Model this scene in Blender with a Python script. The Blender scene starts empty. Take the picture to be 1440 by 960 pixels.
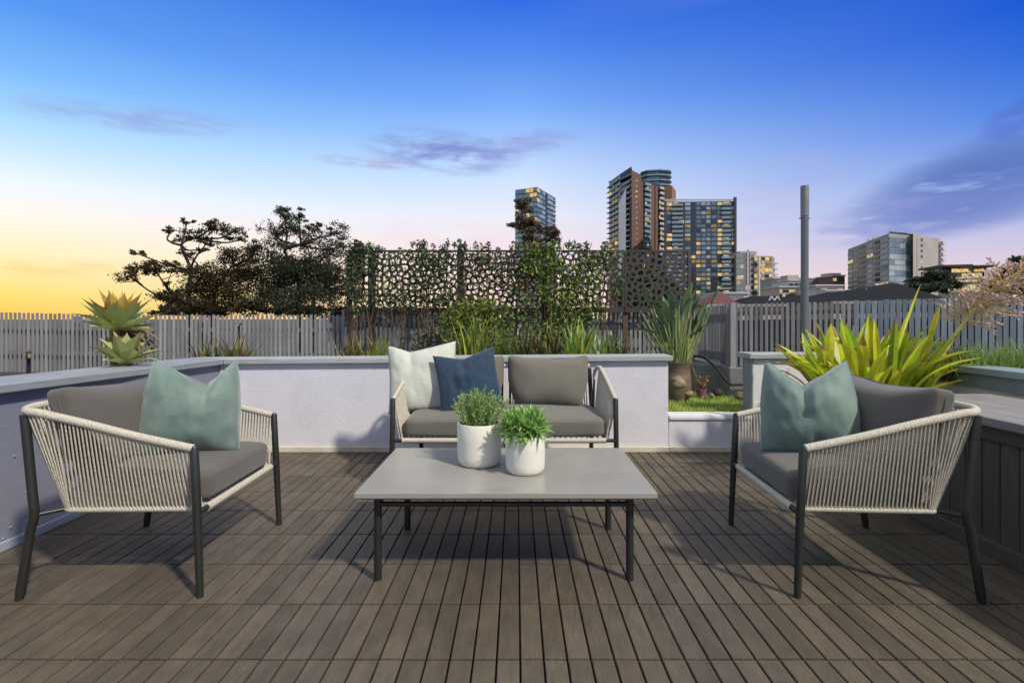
import bpy, bmesh, math, random
from mathutils import Vector, Matrix, Euler, noise
R = math.radians
random.seed(7)
S = bpy.context.scene
COL = S.collection
F, CX, HY, CH = 700.0, 726.0, 448.0, 1.12

def P(px, py, Y):
    return Vector(((px-CX)/F*Y, Y, CH-(py-HY)/F*Y))

def lin(c):
    return tuple((x/255/12.92 if x/255 <= .04045 else ((x/255+.055)/1.055)**2.4) for x in c)

# ------------------------------------------------------------------ materials
def new_mat(name):
    m = bpy.data.materials.new(name); m.use_nodes = True
    nt = m.node_tree; nt.nodes.clear()
    return m, nt, nt.nodes, nt.links

def mat(name, col, rough=.6, metal=0, var=.25, scale=6, detail=5, bump=0, bscale=60, island=0, col2=None,
        stretch=(1,1,1), trans=0, transcol=None, sheen=0, spec=.5, coat=0, emit=None, estr=0, stain=0, stainscale=1.5, staincol=None):
    m, nt, N, L = new_mat(name)
    out = N.new('ShaderNodeOutputMaterial'); b = N.new('ShaderNodeBsdfPrincipled')
    b.inputs['Roughness'].default_value = rough; b.inputs['Metallic'].default_value = metal
    b.inputs['Specular IOR Level'].default_value = spec
    b.inputs['Sheen Weight'].default_value = sheen; b.inputs['Coat Weight'].default_value = coat
    tc = N.new('ShaderNodeTexCoord'); mp = N.new('ShaderNodeMapping'); mp.inputs['Scale'].default_value = stretch
    L.new(tc.outputs['Object'], mp.inputs['Vector'])
    nz = N.new('ShaderNodeTexNoise'); nz.inputs['Scale'].default_value = scale; nz.inputs['Detail'].default_value = detail
    nz.inputs['Roughness'].default_value = .6
    L.new(mp.outputs['Vector'], nz.inputs['Vector'])
    c2 = col2 or tuple(max(0, x*(1-var)) for x in col)
    c1 = col if col2 else tuple(min(1, x*(1+var)) for x in col)
    mr = N.new('ShaderNodeMapRange'); mr.inputs['From Min'].default_value = .3; mr.inputs['From Max'].default_value = .7
    L.new(nz.outputs['Fac'], mr.inputs['Value'])
    mix = N.new('ShaderNodeMix'); mix.data_type = 'RGBA'
    mix.inputs['A'].default_value = (*c2, 1); mix.inputs['B'].default_value = (*c1, 1)
    L.new(mr.outputs['Result'], mix.inputs['Factor'])
    cur = mix.outputs['Result']
    if stain:
        n2 = N.new('ShaderNodeTexNoise'); n2.inputs['Scale'].default_value = stainscale; n2.inputs['Detail'].default_value = 7
        n2.inputs['Roughness'].default_value = .65
        L.new(tc.outputs['Object'], n2.inputs['Vector'])
        m2 = N.new('ShaderNodeMapRange'); m2.inputs['From Min'].default_value = .48; m2.inputs['From Max'].default_value = .72
        m2.inputs['To Max'].default_value = stain
        L.new(n2.outputs['Fac'], m2.inputs['Value'])
        x2 = N.new('ShaderNodeMix'); x2.data_type = 'RGBA'
        x2.inputs['B'].default_value = (*(staincol or tuple(x*.5 for x in col)), 1)
        L.new(m2.outputs['Result'], x2.inputs['Factor']); L.new(cur, x2.inputs['A']); cur = x2.outputs['Result']
    if island:
        g = N.new('ShaderNodeNewGeometry'); h = N.new('ShaderNodeHueSaturation')
        a = N.new('ShaderNodeMapRange'); a.inputs['To Min'].default_value = 1-island; a.inputs['To Max'].default_value = 1+island
        L.new(g.outputs['Random Per Island'], a.inputs['Value']); L.new(a.outputs['Result'], h.inputs['Value'])
        mu = N.new('ShaderNodeMath'); mu.operation = 'MULTIPLY'; mu.inputs[1].default_value = 7.31
        fr = N.new('ShaderNodeMath'); fr.operation = 'FRACT'
        L.new(g.outputs['Random Per Island'], mu.inputs[0]); L.new(mu.outputs[0], fr.inputs[0])
        a2 = N.new('ShaderNodeMapRange'); a2.inputs['To Min'].default_value = .5-.05*island; a2.inputs['To Max'].default_value = .5+.05*island
        L.new(fr.outputs[0], a2.inputs['Value']); L.new(a2.outputs['Result'], h.inputs['Hue'])
        L.new(cur, h.inputs['Color']); cur = h.outputs['Color']
    L.new(cur, b.inputs['Base Color'])
    if bump:
        n3 = N.new('ShaderNodeTexNoise'); n3.inputs['Scale'].default_value = bscale; n3.inputs['Detail'].default_value = 4
        L.new(mp.outputs['Vector'], n3.inputs['Vector'])
        bp = N.new('ShaderNodeBump'); bp.inputs['Strength'].default_value = bump; bp.inputs['Distance'].default_value = .01
        L.new(n3.outputs['Fac'], bp.inputs['Height']); L.new(bp.outputs['Normal'], b.inputs['Normal'])
    if emit:
        b.inputs['Emission Color'].default_value = (*emit, 1); b.inputs['Emission Strength'].default_value = estr
    sh = b.outputs['BSDF']
    if trans:
        t = N.new('ShaderNodeBsdfTranslucent'); L.new(cur, t.inputs['Color'])
        if transcol: 
            nt.links.remove(t.inputs['Color'].links[0]); t.inputs['Color'].default_value = (*transcol, 1)
        ms = N.new('ShaderNodeMixShader'); ms.inputs[0].default_value = trans
        L.new(sh, ms.inputs[1]); L.new(t.outputs[0], ms.inputs[2]); sh = ms.outputs[0]
    L.new(sh, out.inputs['Surface'])
    return m

def board_mat(name, col, colb, rough=.6, axis='Y', island=.2, bump=.25):
    """weathered composite timber: streaks along the board, blotches, per-board tint"""
    st = (30, 1.5, 30) if axis == 'Y' else ((1.5, 30, 30) if axis == 'X' else (30, 30, 1.5))
    return mat(name, col, rough, col2=colb, stretch=st, scale=2.2, detail=6, bump=bump, bscale=4, island=island, stain=.35, stainscale=2.5,
               staincol=tuple(x*.62 for x in colb))

M = {}
M['deck'] = mat('deck composite', (.118,.094,.064), .55, col2=(.074,.059,.042), stretch=(7,2.2,7), scale=2.8, detail=9, bump=.45, bscale=10, island=.17, stain=.75, stainscale=2.1, staincol=(.052,.043,.033))
M['under'] = mat('deck underlay', (.012,.011,.010), .9)
M['wall'] = mat('painted render', (.67,.66,.69), .75, var=.05, scale=3, bump=.22, bscale=28, stain=.55, stainscale=2.2, staincol=(.55,.54,.565))
M['wall_shaded'] = mat('shade tinted render', (.20,.208,.262), .75, var=.08, scale=2, bump=.22, bscale=40, stain=.3, stainscale=1.3, staincol=(.15,.18,.27))  # left wall's shade painted in: darker, bluer colour than the other render
M['cap'] = mat('weathered coping', (.36,.38,.38), .6, var=.18, scale=2, stretch=(1.2,14,14), detail=6, bump=.15, bscale=8, stain=.3, stainscale=5)
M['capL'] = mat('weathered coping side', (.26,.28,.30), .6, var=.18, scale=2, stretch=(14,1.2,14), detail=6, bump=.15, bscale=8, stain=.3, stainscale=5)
M['fascia'] = mat('grey fascia board', (.20,.23,.24), .6, var=.15, scale=3)
M['skirt'] = mat('cream flashing', (.60,.56,.44), .6, var=.12, scale=5, stain=.4, stainscale=4)
M['screwmetal'] = mat('screw heads', (.5,.5,.52), .4, .6)
M['bench'] = board_mat('bench cladding', (.105,.095,.085), (.070,.064,.058), .6, 'Z', .12)
M['lid'] = board_mat('bench lid timber', (.30,.28,.255), (.21,.20,.185), .6, 'Y', .1)
M['metal'] = mat('charcoal powder coat', (.018,.019,.018), .38, var=.1, spec=.5)
M['metalg'] = mat('olive charcoal powder coat', (.020,.021,.018), .4, var=.1)
M['rope'] = mat('flecked rope', (.68,.63,.50), .85, col2=(.38,.35,.275), scale=190, detail=2, bump=.5, bscale=260)
M['cush'] = mat('grey outdoor fabric', (.096,.088,.077), .9, var=.08, scale=4, bump=.18, bscale=420, sheen=.25)
M['cush2'] = mat('taupe outdoor fabric', (.140,.130,.103), .9, var=.08, scale=4, bump=.18, bscale=420, sheen=.2)
M['velvet'] = mat('teal velvet', (.185,.262,.215), .75, col2=(.082,.138,.122), scale=6, detail=8, bump=.25, bscale=260, sheen=.3)
M['piping'] = mat('pale piping', (.22,.30,.26), .85)
M['navy'] = mat('navy linen', (.011,.036,.068), .85, var=.18, scale=30, bump=.3, bscale=500, sheen=.15)
def beige():
    m, nt, N, L = new_mat('cream fretwork fabric')
    out = N.new('ShaderNodeOutputMaterial'); b = N.new('ShaderNodeBsdfPrincipled'); b.inputs['Roughness'].default_value = .9
    tc = N.new('ShaderNodeTexCoord'); mp = N.new('ShaderNodeMapping'); mp.inputs['Scale'].default_value = (1,1,1)
    mp.inputs['Rotation'].default_value = (R(90),0,0)
    br = N.new('ShaderNodeTexBrick'); br.inputs['Scale'].default_value = 26; br.inputs['Mortar Size'].default_value = .09
    br.inputs['Brick Width'].default_value = .55; br.inputs['Row Height'].default_value = .36; br.inputs['Mortar Smooth'].default_value = .3
    br.inputs['Color1'].default_value = (.44,.46,.39,1); br.inputs['Color2'].default_value = (.38,.41,.35,1); br.inputs['Mortar'].default_value = (.57,.58,.51,1)
    L.new(tc.outputs['Object'], mp.inputs['Vector']); L.new(mp.outputs[0], br.inputs['Vector'])
    L.new(br.outputs['Color'], b.inputs['Base Color'])
    bp = N.new('ShaderNodeBump'); bp.inputs['Strength'].default_value = .3; bp.inputs['Distance'].default_value = .002
    L.new(br.outputs['Fac'], bp.inputs['Height']); L.new(bp.outputs[0], b.inputs['Normal'])
    L.new(b.outputs[0], out.inputs[0]); return m
M['beige'] = beige()
M['concrete'] = mat('polished concrete', (.315,.30,.265), .24, var=.10, scale=6, detail=8, stain=.4, stainscale=3, staincol=(.19,.185,.16), bump=.03, bscale=60)
M['pot'] = mat('white lime pot', (.70,.68,.58), .75, var=.05, scale=8, bump=.12, bscale=50, stain=.3, stainscale=6, staincol=(.66,.64,.56))
M['soil'] = mat('potting soil', (.035,.025,.018), .95, var=.4, scale=60, bump=.8, bscale=80)
M['bedsoil'] = mat('mulch', (.045,.036,.028), .95, var=.5, scale=25, bump=.8, bscale=40)
M['rosemary'] = mat('rosemary leaf', (.25,.40,.12), .5, island=.55, var=.1, trans=.25)
M['twig'] = mat('woody stem', (.12,.085,.05), .8, var=.3, scale=30)
M['succ'] = mat('bright succulent leaf', (.31,.50,.14), .4, island=.5, var=.12, trans=.3)
M['brom'] = mat('lime strap leaf', (.66,.70,.045), .42, island=.4, var=.22, scale=5, trans=.45, stain=.35, stainscale=6, staincol=(.40,.24,.03))
M['bromdark'] = mat('green strap leaf', (.32,.46,.04), .42, island=.45, var=.25, scale=5, trans=.35)
M['agave'] = mat('agave leaf', (.40,.44,.17), .5, island=.3, var=.15, scale=4, trans=.18)
M['agaveo'] = mat('agave upper leaf', (.46,.31,.075), .5, island=.3, var=.25, scale=4, trans=.25)
M['strel'] = mat('paddle leaf', (.12,.19,.09), .4, island=.35, var=.2, scale=5, trans=.2)
M['strelstem'] = mat('paddle stem', (.30,.36,.12), .5, island=.3, var=.2, scale=5, trans=.1)
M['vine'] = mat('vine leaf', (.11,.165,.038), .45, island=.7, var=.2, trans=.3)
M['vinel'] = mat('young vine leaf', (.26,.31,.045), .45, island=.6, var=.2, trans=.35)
M['vined'] = mat('dark vine leaf', (.052,.072,.036), .5, island=.6, var=.2, trans=.25)  # darkest of the vine leaf greens
M['grass'] = mat('lawn blades', (.36,.46,.09), .6, island=.6, var=.2, trans=.3)
M['lawnsoil'] = mat('lawn base', (.22,.29,.06), .95, var=.4, scale=30, bump=.6, bscale=60)
M['tuft'] = mat('bed strap leaf', (.22,.29,.06), .5, island=.6, var=.2, trans=.3)
M['tuftred'] = mat('reddish strap leaf', (.17,.09,.055), .5, island=.6, var=.2, trans=.25)
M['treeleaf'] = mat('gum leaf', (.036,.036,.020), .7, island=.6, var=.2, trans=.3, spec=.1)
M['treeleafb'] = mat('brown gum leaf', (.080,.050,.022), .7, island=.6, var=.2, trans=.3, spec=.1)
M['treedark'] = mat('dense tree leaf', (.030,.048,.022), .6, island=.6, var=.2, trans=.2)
M['bark'] = mat('bark', (.045,.034,.026), .9, var=.4, scale=4, bump=.5, bscale=20)
M['agtrunk'] = mat('agave trunk', (.20,.13,.06), .9, var=.4, scale=12, bump=.8, bscale=40)
M['fence'] = board_mat('weathered fence timber', (.30,.295,.30), (.19,.19,.195), .85, 'Z', .25)
M['fenceb'] = board_mat('blue grey fence timber', (.23,.275,.315), (.15,.18,.21), .75, 'Z', .2)
M['rail'] = mat('fence rail timber', (.20,.19,.185), .85, var=.25, scale=4)
M['screen'] = mat('bronze screen', (.055,.050,.043), .55, .3, var=.2, scale=4)
M['screenpost'] = mat('rusty screen post', (.10,.06,.042), .7, .2, var=.3, scale=8)
M['pole'] = mat('galvanised pole', (.135,.155,.165), .45, .25, var=.1, scale=3)
M['poletop'] = mat('pole top cover', (.20,.21,.22), .5, .1)
M['blackmetal'] = mat('black metal', (.02,.02,.02), .5, .3)
M['brass'] = mat('aged brass', (.22,.18,.12), .45, .7)
M['lens'] = mat('lamp lens', (.25,.26,.25), .2, var=.05)
M['stonepot'] = mat('brown stoneware', (.17,.125,.085), .5, var=.3, scale=5, stretch=(1,1,4), stain=.4, stainscale=4)
M['sandstone'] = mat('rough sandstone', (.22,.175,.11), .9, var=.35, scale=9, bump=1, bscale=20)
M['purple'] = mat('purple plastic', (.26,.075,.16), .45, var=.1)
M['dead'] = mat('dry stems', (.32,.20,.10), .85, var=.3, scale=20)
M['mossconc'] = mat('old concrete', (.26,.25,.235), .9, var=.2, scale=4, bump=.4, bscale=25, stain=.5, stainscale=3, staincol=(.12,.13,.09))
M['hose'] = mat('black hose', (.018,.018,.02), .5)
M['rock'] = mat('brown rock', (.16,.115,.075), .9, var=.35, scale=7, bump=.8, bscale=14)
M['rockd'] = mat('dark rock', (.03,.028,.028), .9, var=.35, scale=7, bump=.8, bscale=14)
M['stalk'] = mat('flower stalk', (.55,.42,.13), .5, var=.15, scale=8)
M['bud'] = mat('pink bud', (.66,.48,.385), .5, island=.35, var=.15, trans=.15)
M['ground'] = mat('far ground', (.05,.055,.045), 1, var=.4, scale=.05)
M['slab'] = mat('podium', (.2,.2,.2), .9)
# buildings
M['brick'] = mat('red brick', (.15,.080,.056), .9, var=.18, scale=.6, stretch=(1,1,6), bump=.2, bscale=3)
M['brickl'] = mat('orange brick', (.26,.135,.068), .9, var=.15, scale=.6)
M['char'] = mat('charcoal cladding', (.028,.030,.034), .6, var=.15, scale=.3)
M['pale'] = mat('pale concrete', (.37,.345,.315), .85, var=.1, scale=.3, stain=.25, stainscale=.15)
M['palew'] = mat('white render far', (.55,.53,.52), .85, var=.06, scale=.3)
M['slabw'] = mat('balcony edge', (.42,.43,.45), .7, var=.06)
M['slabb'] = mat('blue grey balcony edge', (.16,.24,.28), .5, var=.06)
M['greyw'] = mat('grey block render', (.31,.29,.265), .85, var=.08, scale=.2, stain=.2, stainscale=.2)
M['dkroof'] = mat('dark roof tiles', (.018,.018,.019), .95, spec=.1, var=.25, scale=2.5, stretch=(1,1,5), bump=.4, bscale=6)
M['redroof'] = mat('maroon roof tiles', (.11,.035,.03), .85, var=.25, scale=2.5, bump=.4, bscale=6)
M['trim'] = mat('white trim', (.7,.7,.7), .7, var=.03)
M['tan'] = mat('tan render', (.40,.32,.26), .85, var=.08, scale=.4)
def glass(name, col, rough=.12, spec=.8):
    return mat(name, col, rough, .25, var=.35, scale=.35, spec=spec)
M['g_blue'] = glass('blue window glass', (.12,.19,.23))
M['g_pale'] = glass('pale window glass', (.30,.37,.40), .2)
M['g_dark'] = glass('dark window glass', (.035,.05,.06))
def litmat(name, c, s):
    m, nt, N, L = new_mat(name)
    out = N.new('ShaderNodeOutputMaterial'); e = N.new('ShaderNodeEmission'); tc = N.new('ShaderNodeTexCoord')
    nz = N.new('ShaderNodeTexNoise'); nz.inputs['Scale'].default_value = 2.2; nz.inputs['Detail'].default_value = 3
    oi = N.new('ShaderNodeObjectInfo'); ad = N.new('ShaderNodeVectorMath'); ad.operation = 'ADD'
    L.new(tc.outputs['Object'], ad.inputs[0]); L.new(oi.outputs['Location'], ad.inputs[1]); L.new(ad.outputs[0], nz.inputs['Vector'])
    cr = N.new('ShaderNodeValToRGB'); cr.color_ramp.elements[0].position = .36; cr.color_ramp.elements[1].position = .62
    cr.color_ramp.elements[0].color = (*[x*.28 for x in c],1); cr.color_ramp.elements[1].color = (*c,1)
    L.new(nz.outputs['Fac'], cr.inputs[0]); L.new(cr.outputs[0], e.inputs[0]); e.inputs[1].default_value = s
    L.new(e.outputs[0], out.inputs[0]); return m
M['lit'] = litmat('lit window warm', (1,.70,.27), 1.1)
M['litp'] = litmat('lit window pale', (1,.80,.48), .85)
M['lith'] = litmat('lit window dim', (.85,.55,.22), .55)

# ------------------------------------------------------------------ mesh builder
class MB:
    def __init__(s): s.v = []; s.f = []; s.mi = []; s.cur = 0
    def add(s, vs, fs):
        o = len(s.v); s.v.extend([tuple(x) for x in vs]); s.f.extend([tuple(i+o for i in f) for f in fs]); s.mi.extend([s.cur]*len(fs)); return s
    def box(s, x0, x1, y0, y1, z0, z1):
        return s.hexa([(x0,y0,z0),(x1,y0,z0),(x1,y1,z0),(x0,y1,z0),(x0,y0,z1),(x1,y0,z1),(x1,y1,z1),(x0,y1,z1)])
    def hexa(s, p):
        return s.add(p, [(3,2,1,0),(4,5,6,7),(0,1,5,4),(1,2,6,5),(2,3,7,6),(3,0,4,7)])
    def obox(s, c, h, rz=0):
        c = Vector(c); m = Matrix.Rotation(rz, 3, 'Z'); ps = []
        for z in (-1,1):
            for x, y in ((-1,-1),(1,-1),(1,1),(-1,1)): ps.append(c + m @ Vector((x*h[0], y*h[1], z*h[2])))
        return s.hexa(ps)
    def wallbox(s, a, b, t, z0, z1):
        """box standing on the ground line a-b, thickness t away from camera side"""
        a = Vector(a); b = Vector(b); d = (b-a).normalized(); n = Vector((-d.y, d.x))*t
        q = [a, b, b+n, a+n]
        return s.hexa([(v.x,v.y,z0) for v in q]+[(v.x,v.y,z1) for v in q])
    def prism(s, poly, z0, z1):
        n = len(poly)
        vs = [(p[0],p[1],z0) for p in poly]+[(p[0],p[1],z1) for p in poly]
        fs = [tuple(range(n-1,-1,-1)), tuple(range(n,2*n))]+[(i,(i+1)%n,n+(i+1)%n,n+i) for i in range(n)]
        return s.add(vs, fs)
    def tube(s, pts, r, n=8, closed=False, cap=True):
        pts = [Vector(p) for p in pts]; m = len(pts)
        rr = r if isinstance(r, (list,tuple)) else [r]*m
        up = None; vs = []
        for i, p in enumerate(pts):
            if closed: t = pts[(i+1)%m]-pts[i-1]
            else: t = pts[min(i+1,m-1)]-pts[max(i-1,0)]
            if t.length < 1e-9: t = Vector((0,0,1))
            t.normalize()
            if up is None:
                up = Vector((0,0,1)) if abs(t.z) < .9 else Vector((1,0,0))
            a = t.cross(up)
            if a.length < 1e-6: a = t.orthogonal()
            a.normalize(); b = a.cross(t); b.normalize(); up = b
            for k in range(n):
                w = 2*math.pi*k/n
                vs.append(p + (a*math.cos(w)+b*math.sin(w))*rr[i])
        fs = []
        for i in range(m if closed else m-1):
            j = (i+1)%m
            for k in range(n):
                l = (k+1)%n; fs.append((i*n+k, i*n+l, j*n+l, j*n+k))
        if cap and not closed:
            fs.append(tuple(range(n-1,-1,-1))); fs.append(tuple((m-1)*n+k for k in range(n)))
        return s.add(vs, fs)
    def lathe(s, prof, n=40, c=(0,0,0)):
        vs = []; c = Vector(c)
        for r, z in prof:
            for k in range(n):
                w = 2*math.pi*k/n; vs.append(c+Vector((r*math.cos(w), r*math.sin(w), z)))
        fs = []
        for i in range(len(prof)-1):
            for k in range(n):
                l = (k+1)%n; fs.append((i*n+k, i*n+l, (i+1)*n+l, (i+1)*n+k))
        fs.append(tuple(range(n-1,-1,-1))); fs.append(tuple((len(prof)-1)*n+k for k in range(n)))
        return s.add(vs, fs)
    def strap(s, base, az, el, L, W, bend=.6, seg=6, prof='strap', fold=.25, twist=0, side=0):
        p = Vector(base); vs = []; fs = []; step = L/seg; e = el; a = az
        for i in range(seg+1):
            t = i/seg
            if prof == 'strap': w = W*(.75+.5*t if t < .5 else 1.0) * (1 if t < .6 else max(.02, 1-((t-.6)/.4)**2.6))
            elif prof == 'agave': w = W*max(.015, (math.sin(math.pi*min(1,(t*.86+.16)))**.8))*(1 if t<.6 else max(.02,(1-t)/.4)**.75)
            elif prof == 'paddle': w = W*max(.03, math.sin(math.pi*min(.985,t**.8+.012)))
            else: w = W*max(.06, 1-t**1.5)
            d = Vector((math.cos(a)*math.cos(e), math.sin(a)*math.cos(e), math.sin(e)))
            sd = Vector((-math.sin(a), math.cos(a), 0)); up = sd.cross(d)*-1
            if twist:
                q = Matrix.Rotation(twist*t, 3, d); sd = q@sd; up = q@up
            vs += [p-sd*w*.5+up*w*fold, p.copy(), p+sd*w*.5+up*w*fold]
            p = p+d*step; e -= bend/seg*(.4+1.2*t); a += side/seg
        for i in range(seg):
            o = i*3; fs += [(o,o+1,o+4,o+3),(o+1,o+2,o+5,o+4)]
        return s.add(vs, fs)
    def leaf(s, c, L, W, d=None, rnd=random):
        d = d or Vector((rnd.gauss(0,1), rnd.gauss(0,1), rnd.gauss(0,1)))
        if d.length < 1e-6: d = Vector((1,0,0))
        d = d.normalized(); b = d.orthogonal().normalized(); b = Matrix.Rotation(rnd.uniform(0,6.28),3,d)@b
        n = d.cross(b); c = Vector(c)
        return s.add([c-d*L*.5, c-b*W*.5+n*W*.12, c+d*L*.5, c+b*W*.5+n*W*.12], [(0,1,2,3)])
    def build(s, name, mats, parent=None, origin=None, smooth=False, bevel=0, kind=None, recalc=False):
        me = bpy.data.meshes.new(name)
        o = Vector(origin) if origin is not None else Vector((0,0,0))
        me.from_pydata([(a-o.x,b-o.y,c-o.z) for a,b,c in s.v], [], s.f)
        for m in (mats if isinstance(mats,(list,tuple)) else [mats]): me.materials.append(m)
        if s.mi and max(s.mi): me.polygons.foreach_set('material_index', s.mi)
        if smooth: me.polygons.foreach_set('use_smooth', [True]*len(me.polygons))
        if recalc:
            bm = bmesh.new(); bm.from_mesh(me); bmesh.ops.remove_doubles(bm, verts=bm.verts, dist=1e-5)
            bmesh.ops.recalc_face_normals(bm, faces=bm.faces); bm.to_mesh(me); bm.free()
        me.update()
        ob = bpy.data.objects.new(name, me); COL.objects.link(ob)
        if parent: ob.parent = parent
        elif origin is not None: ob.location = o
        if bevel:
            bv = ob.modifiers.new('bevel','BEVEL'); bv.width = bevel; bv.segments = 2; bv.limit_method = 'ANGLE'; bv.angle_limit = R(40)
        if smooth:
            try: me.set_sharp_from_angle(angle=R(42))
            except Exception: pass
        if kind: ob['kind'] = kind
        return ob

def tag(o, label, cat, group=None, kind=None):
    o['label'] = label; o['category'] = cat
    if group: o['group'] = group
    if kind: o['kind'] = kind
    return o
def thing(name, label, cat, loc=(0,0,0), rotz=0, group=None):
    o = bpy.data.objects.new(name, None); COL.objects.link(o); o.empty_display_size = .1
    o.location = loc; o.rotation_euler = (0,0,rotz)
    return tag(o, label, cat, group)
def copy_tree(o, parent=None):
    c = o.copy(); COL.objects.link(c)
    if parent: c.parent = parent
    for ch in [x for x in bpy.data.objects if x.parent == o]: copy_tree(ch, c)
    return c

# ------------------------------------------------------------------ camera, sun, sky
cam = bpy.data.cameras.new('camera'); co = bpy.data.objects.new('camera', cam); COL.objects.link(co)
cam.sensor_width = 36; cam.sensor_fit = 'HORIZONTAL'; cam.lens = 17.5
co.location = (0,0,CH); co.rotation_euler = (R(90),0,0)
cam.shift_x = -6/1440; cam.shift_y = -32/1440
cam.clip_start = .05; cam.clip_end = 20000
S.camera = co

SUN_EL = 44
sdir = Vector((-.73*math.cos(R(SUN_EL)), .68*math.cos(R(SUN_EL)), -math.sin(R(SUN_EL))))
sl = bpy.data.lights.new('sun','SUN'); sl.energy = 3.9; sl.angle = R(3.2); sl.color = (1,.93,.80)
so = bpy.data.objects.new('sun', sl); COL.objects.link(so); so.rotation_euler = sdir.to_track_quat('-Z','Y').to_euler()
so.location = (6,-6,8)

w = bpy.data.worlds.new('World'); S.world = w; w.use_nodes = True
nt = w.node_tree; N = nt.nodes; L = nt.links; N.clear()
wo = N.new('ShaderNodeOutputWorld'); bg = N.new('ShaderNodeBackground'); L.new(bg.outputs[0], wo.inputs[0])
tc = N.new('ShaderNodeTexCoord'); sp = N.new('ShaderNodeSeparateXYZ'); L.new(tc.outputs['Generated'], sp.inputs[0])
def mth(op, a, b=None, c=None):
    n = N.new('ShaderNodeMath'); n.operation = op
    for i, x in enumerate((a,b,c)):
        if x is None: continue
        if isinstance(x,(int,float)): n.inputs[i].default_value = x
        else: L.new(x, n.inputs[i])
    return n.outputs[0]
def rng(v, a, b, c=0, d=1, smooth=False):
    n = N.new('ShaderNodeMapRange'); n.inputs['From Min'].default_value = a; n.inputs['From Max'].default_value = b
    n.inputs['To Min'].default_value = c; n.inputs['To Max'].default_value = d
    if smooth: n.interpolation_type = 'SMOOTHSTEP'
    L.new(v, n.inputs['Value']); return n.outputs['Result']
def cmix(f, a, b):
    n = N.new('ShaderNodeMix'); n.data_type = 'RGBA'
    if isinstance(f,(int,float)): n.inputs['Factor'].default_value = f
    else: L.new(f, n.inputs['Factor'])
    for k, x in (('A',a),('B',b)):
        if isinstance(x, tuple): n.inputs[k].default_value = (*x,1)
        else: L.new(x, n.inputs[k])
    return n.outputs['Result']
def ramp(v, stops):
    n = N.new('ShaderNodeValToRGB'); cr = n.color_ramp; cr.interpolation = 'LINEAR'
    while len(cr.elements) < len(stops): cr.elements.new(.5)
    for e, (p, c) in zip(cr.elements, stops): e.position = p; e.color = (*lin(c),1)
    L.new(v, n.inputs[0]); return n.outputs[0]
x, y, z = sp.outputs
zc = mth('MAXIMUM', z, 0)
az = mth('ARCTAN2', x, y)
kL = ramp(zc, [(0,(255,200,84)),(.035,(255,222,120)),(.097,(255,238,192)),(.15,(250,243,234)),(.193,(232,242,250)),(.24,(194,226,250)),(.283,(160,210,248)),(.335,(122,182,245)),(.41,(84,148,237)),(.52,(60,120,215)),(.68,(205,208,215)),(1,(222,222,220))])  # pale grey top stops of each ramp: unseen overhead fill added for neutral ambient
kM = ramp(zc, [(0,(242,214,190)),(.06,(240,216,210)),(.139,(238,224,230)),(.2,(230,231,243)),(.272,(200,220,247)),(.335,(160,196,245)),(.392,(122,170,242)),(.47,(82,137,233)),(.539,(48,107,222)),(.70,(205,208,215)),(1,(222,222,220))])
kR = ramp(zc, [(0,(244,212,186)),(.05,(232,206,204)),(.097,(206,196,220)),(.15,(170,182,226)),(.193,(140,170,228)),(.283,(80,130,222)),(.35,(48,106,214)),(.406,(26,88,208)),(.50,(24,80,195)),(.68,(205,208,215)),(1,(222,222,220))])
sky = cmix(rng(az, -.80, -.02, smooth=False), kL, kM)
sky = cmix(rng(az, .02, .80), sky, kR)
nz = N.new('ShaderNodeTexNoise'); nz.inputs['Scale'].default_value = 10; nz.inputs['Detail'].default_value = 9; nz.inputs['Roughness'].default_value = .66; nz.inputs['Distortion'].default_value = .15
mp = N.new('ShaderNodeMapping'); mp.inputs['Scale'].default_value = (1,1,4.5); L.new(tc.outputs['Generated'], mp.inputs[0]); L.new(mp.outputs[0], nz.inputs['Vector'])
nf = nz.outputs['Fac']
def cloud(base, px, py, rx, ry, c, amt, lo=.38, hi=.62, slope=0):
    a0 = math.atan2(px-CX, F); hyp = math.sqrt(F*F+(px-CX)**2+(HY-py)**2); z0 = (HY-py)/hyp
    sa = rx*F/(F*F+(px-CX)**2); sz = ry/hyp
    da = mth('SUBTRACT', az, a0)
    dz = mth('SUBTRACT', mth('SUBTRACT', z, z0), mth('MULTIPLY', da, slope))
    d2 = mth('ADD', mth('POWER', mth('DIVIDE', da, sa), 2), mth('POWER', mth('DIVIDE', dz, sz), 2))
    mk = rng(d2, 1, 0, smooth=True)
    f = mth('MULTIPLY', mth('MULTIPLY', rng(nf, lo, hi, smooth=True), mk), amt)
    return cmix(f, base, lin(c))
sky = cloud(sky, 625, 215, 130, 34, (116,120,192), .75, .34, .62, -.05)
sky = cloud(sky, 720, 203, 110, 22, (140,142,206), .55, .40, .62, .06)
sky = cloud(sky, 205, 168, 230, 22, (146,158,214), .65, .34, .64, .10)
sky = cloud(sky, 520, 229, 90, 10, (170,165,205), .7, .4, .58)
sky = cloud(sky, 1370, 262, 240, 72, (86,112,182), .9, .22, .50, .16)
sky = cloud(sky, 1300, 300, 260, 46, (126,140,204), .65, .32, .6, .1)
sky = cloud(sky, 1430, 168, 70, 34, (84,108,196), .55, .38, .56, .3)
sky = cloud(sky, 1120, 240, 110, 32, (160,172,222), .5, .4, .64)
sky = cloud(sky, 600, 345, 380, 46, (240,206,214), .3, .4, .62)
sky = cloud(sky, 60, 375, 220, 16, (255,206,130), .55, .38, .6)
sky = cloud(sky, 1080, 300, 240, 44, (186,184,222), .35, .4, .62)
hs_ = N.new('ShaderNodeHueSaturation'); hs_.inputs['Saturation'].default_value = 1.0; L.new(sky, hs_.inputs['Color'])
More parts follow.
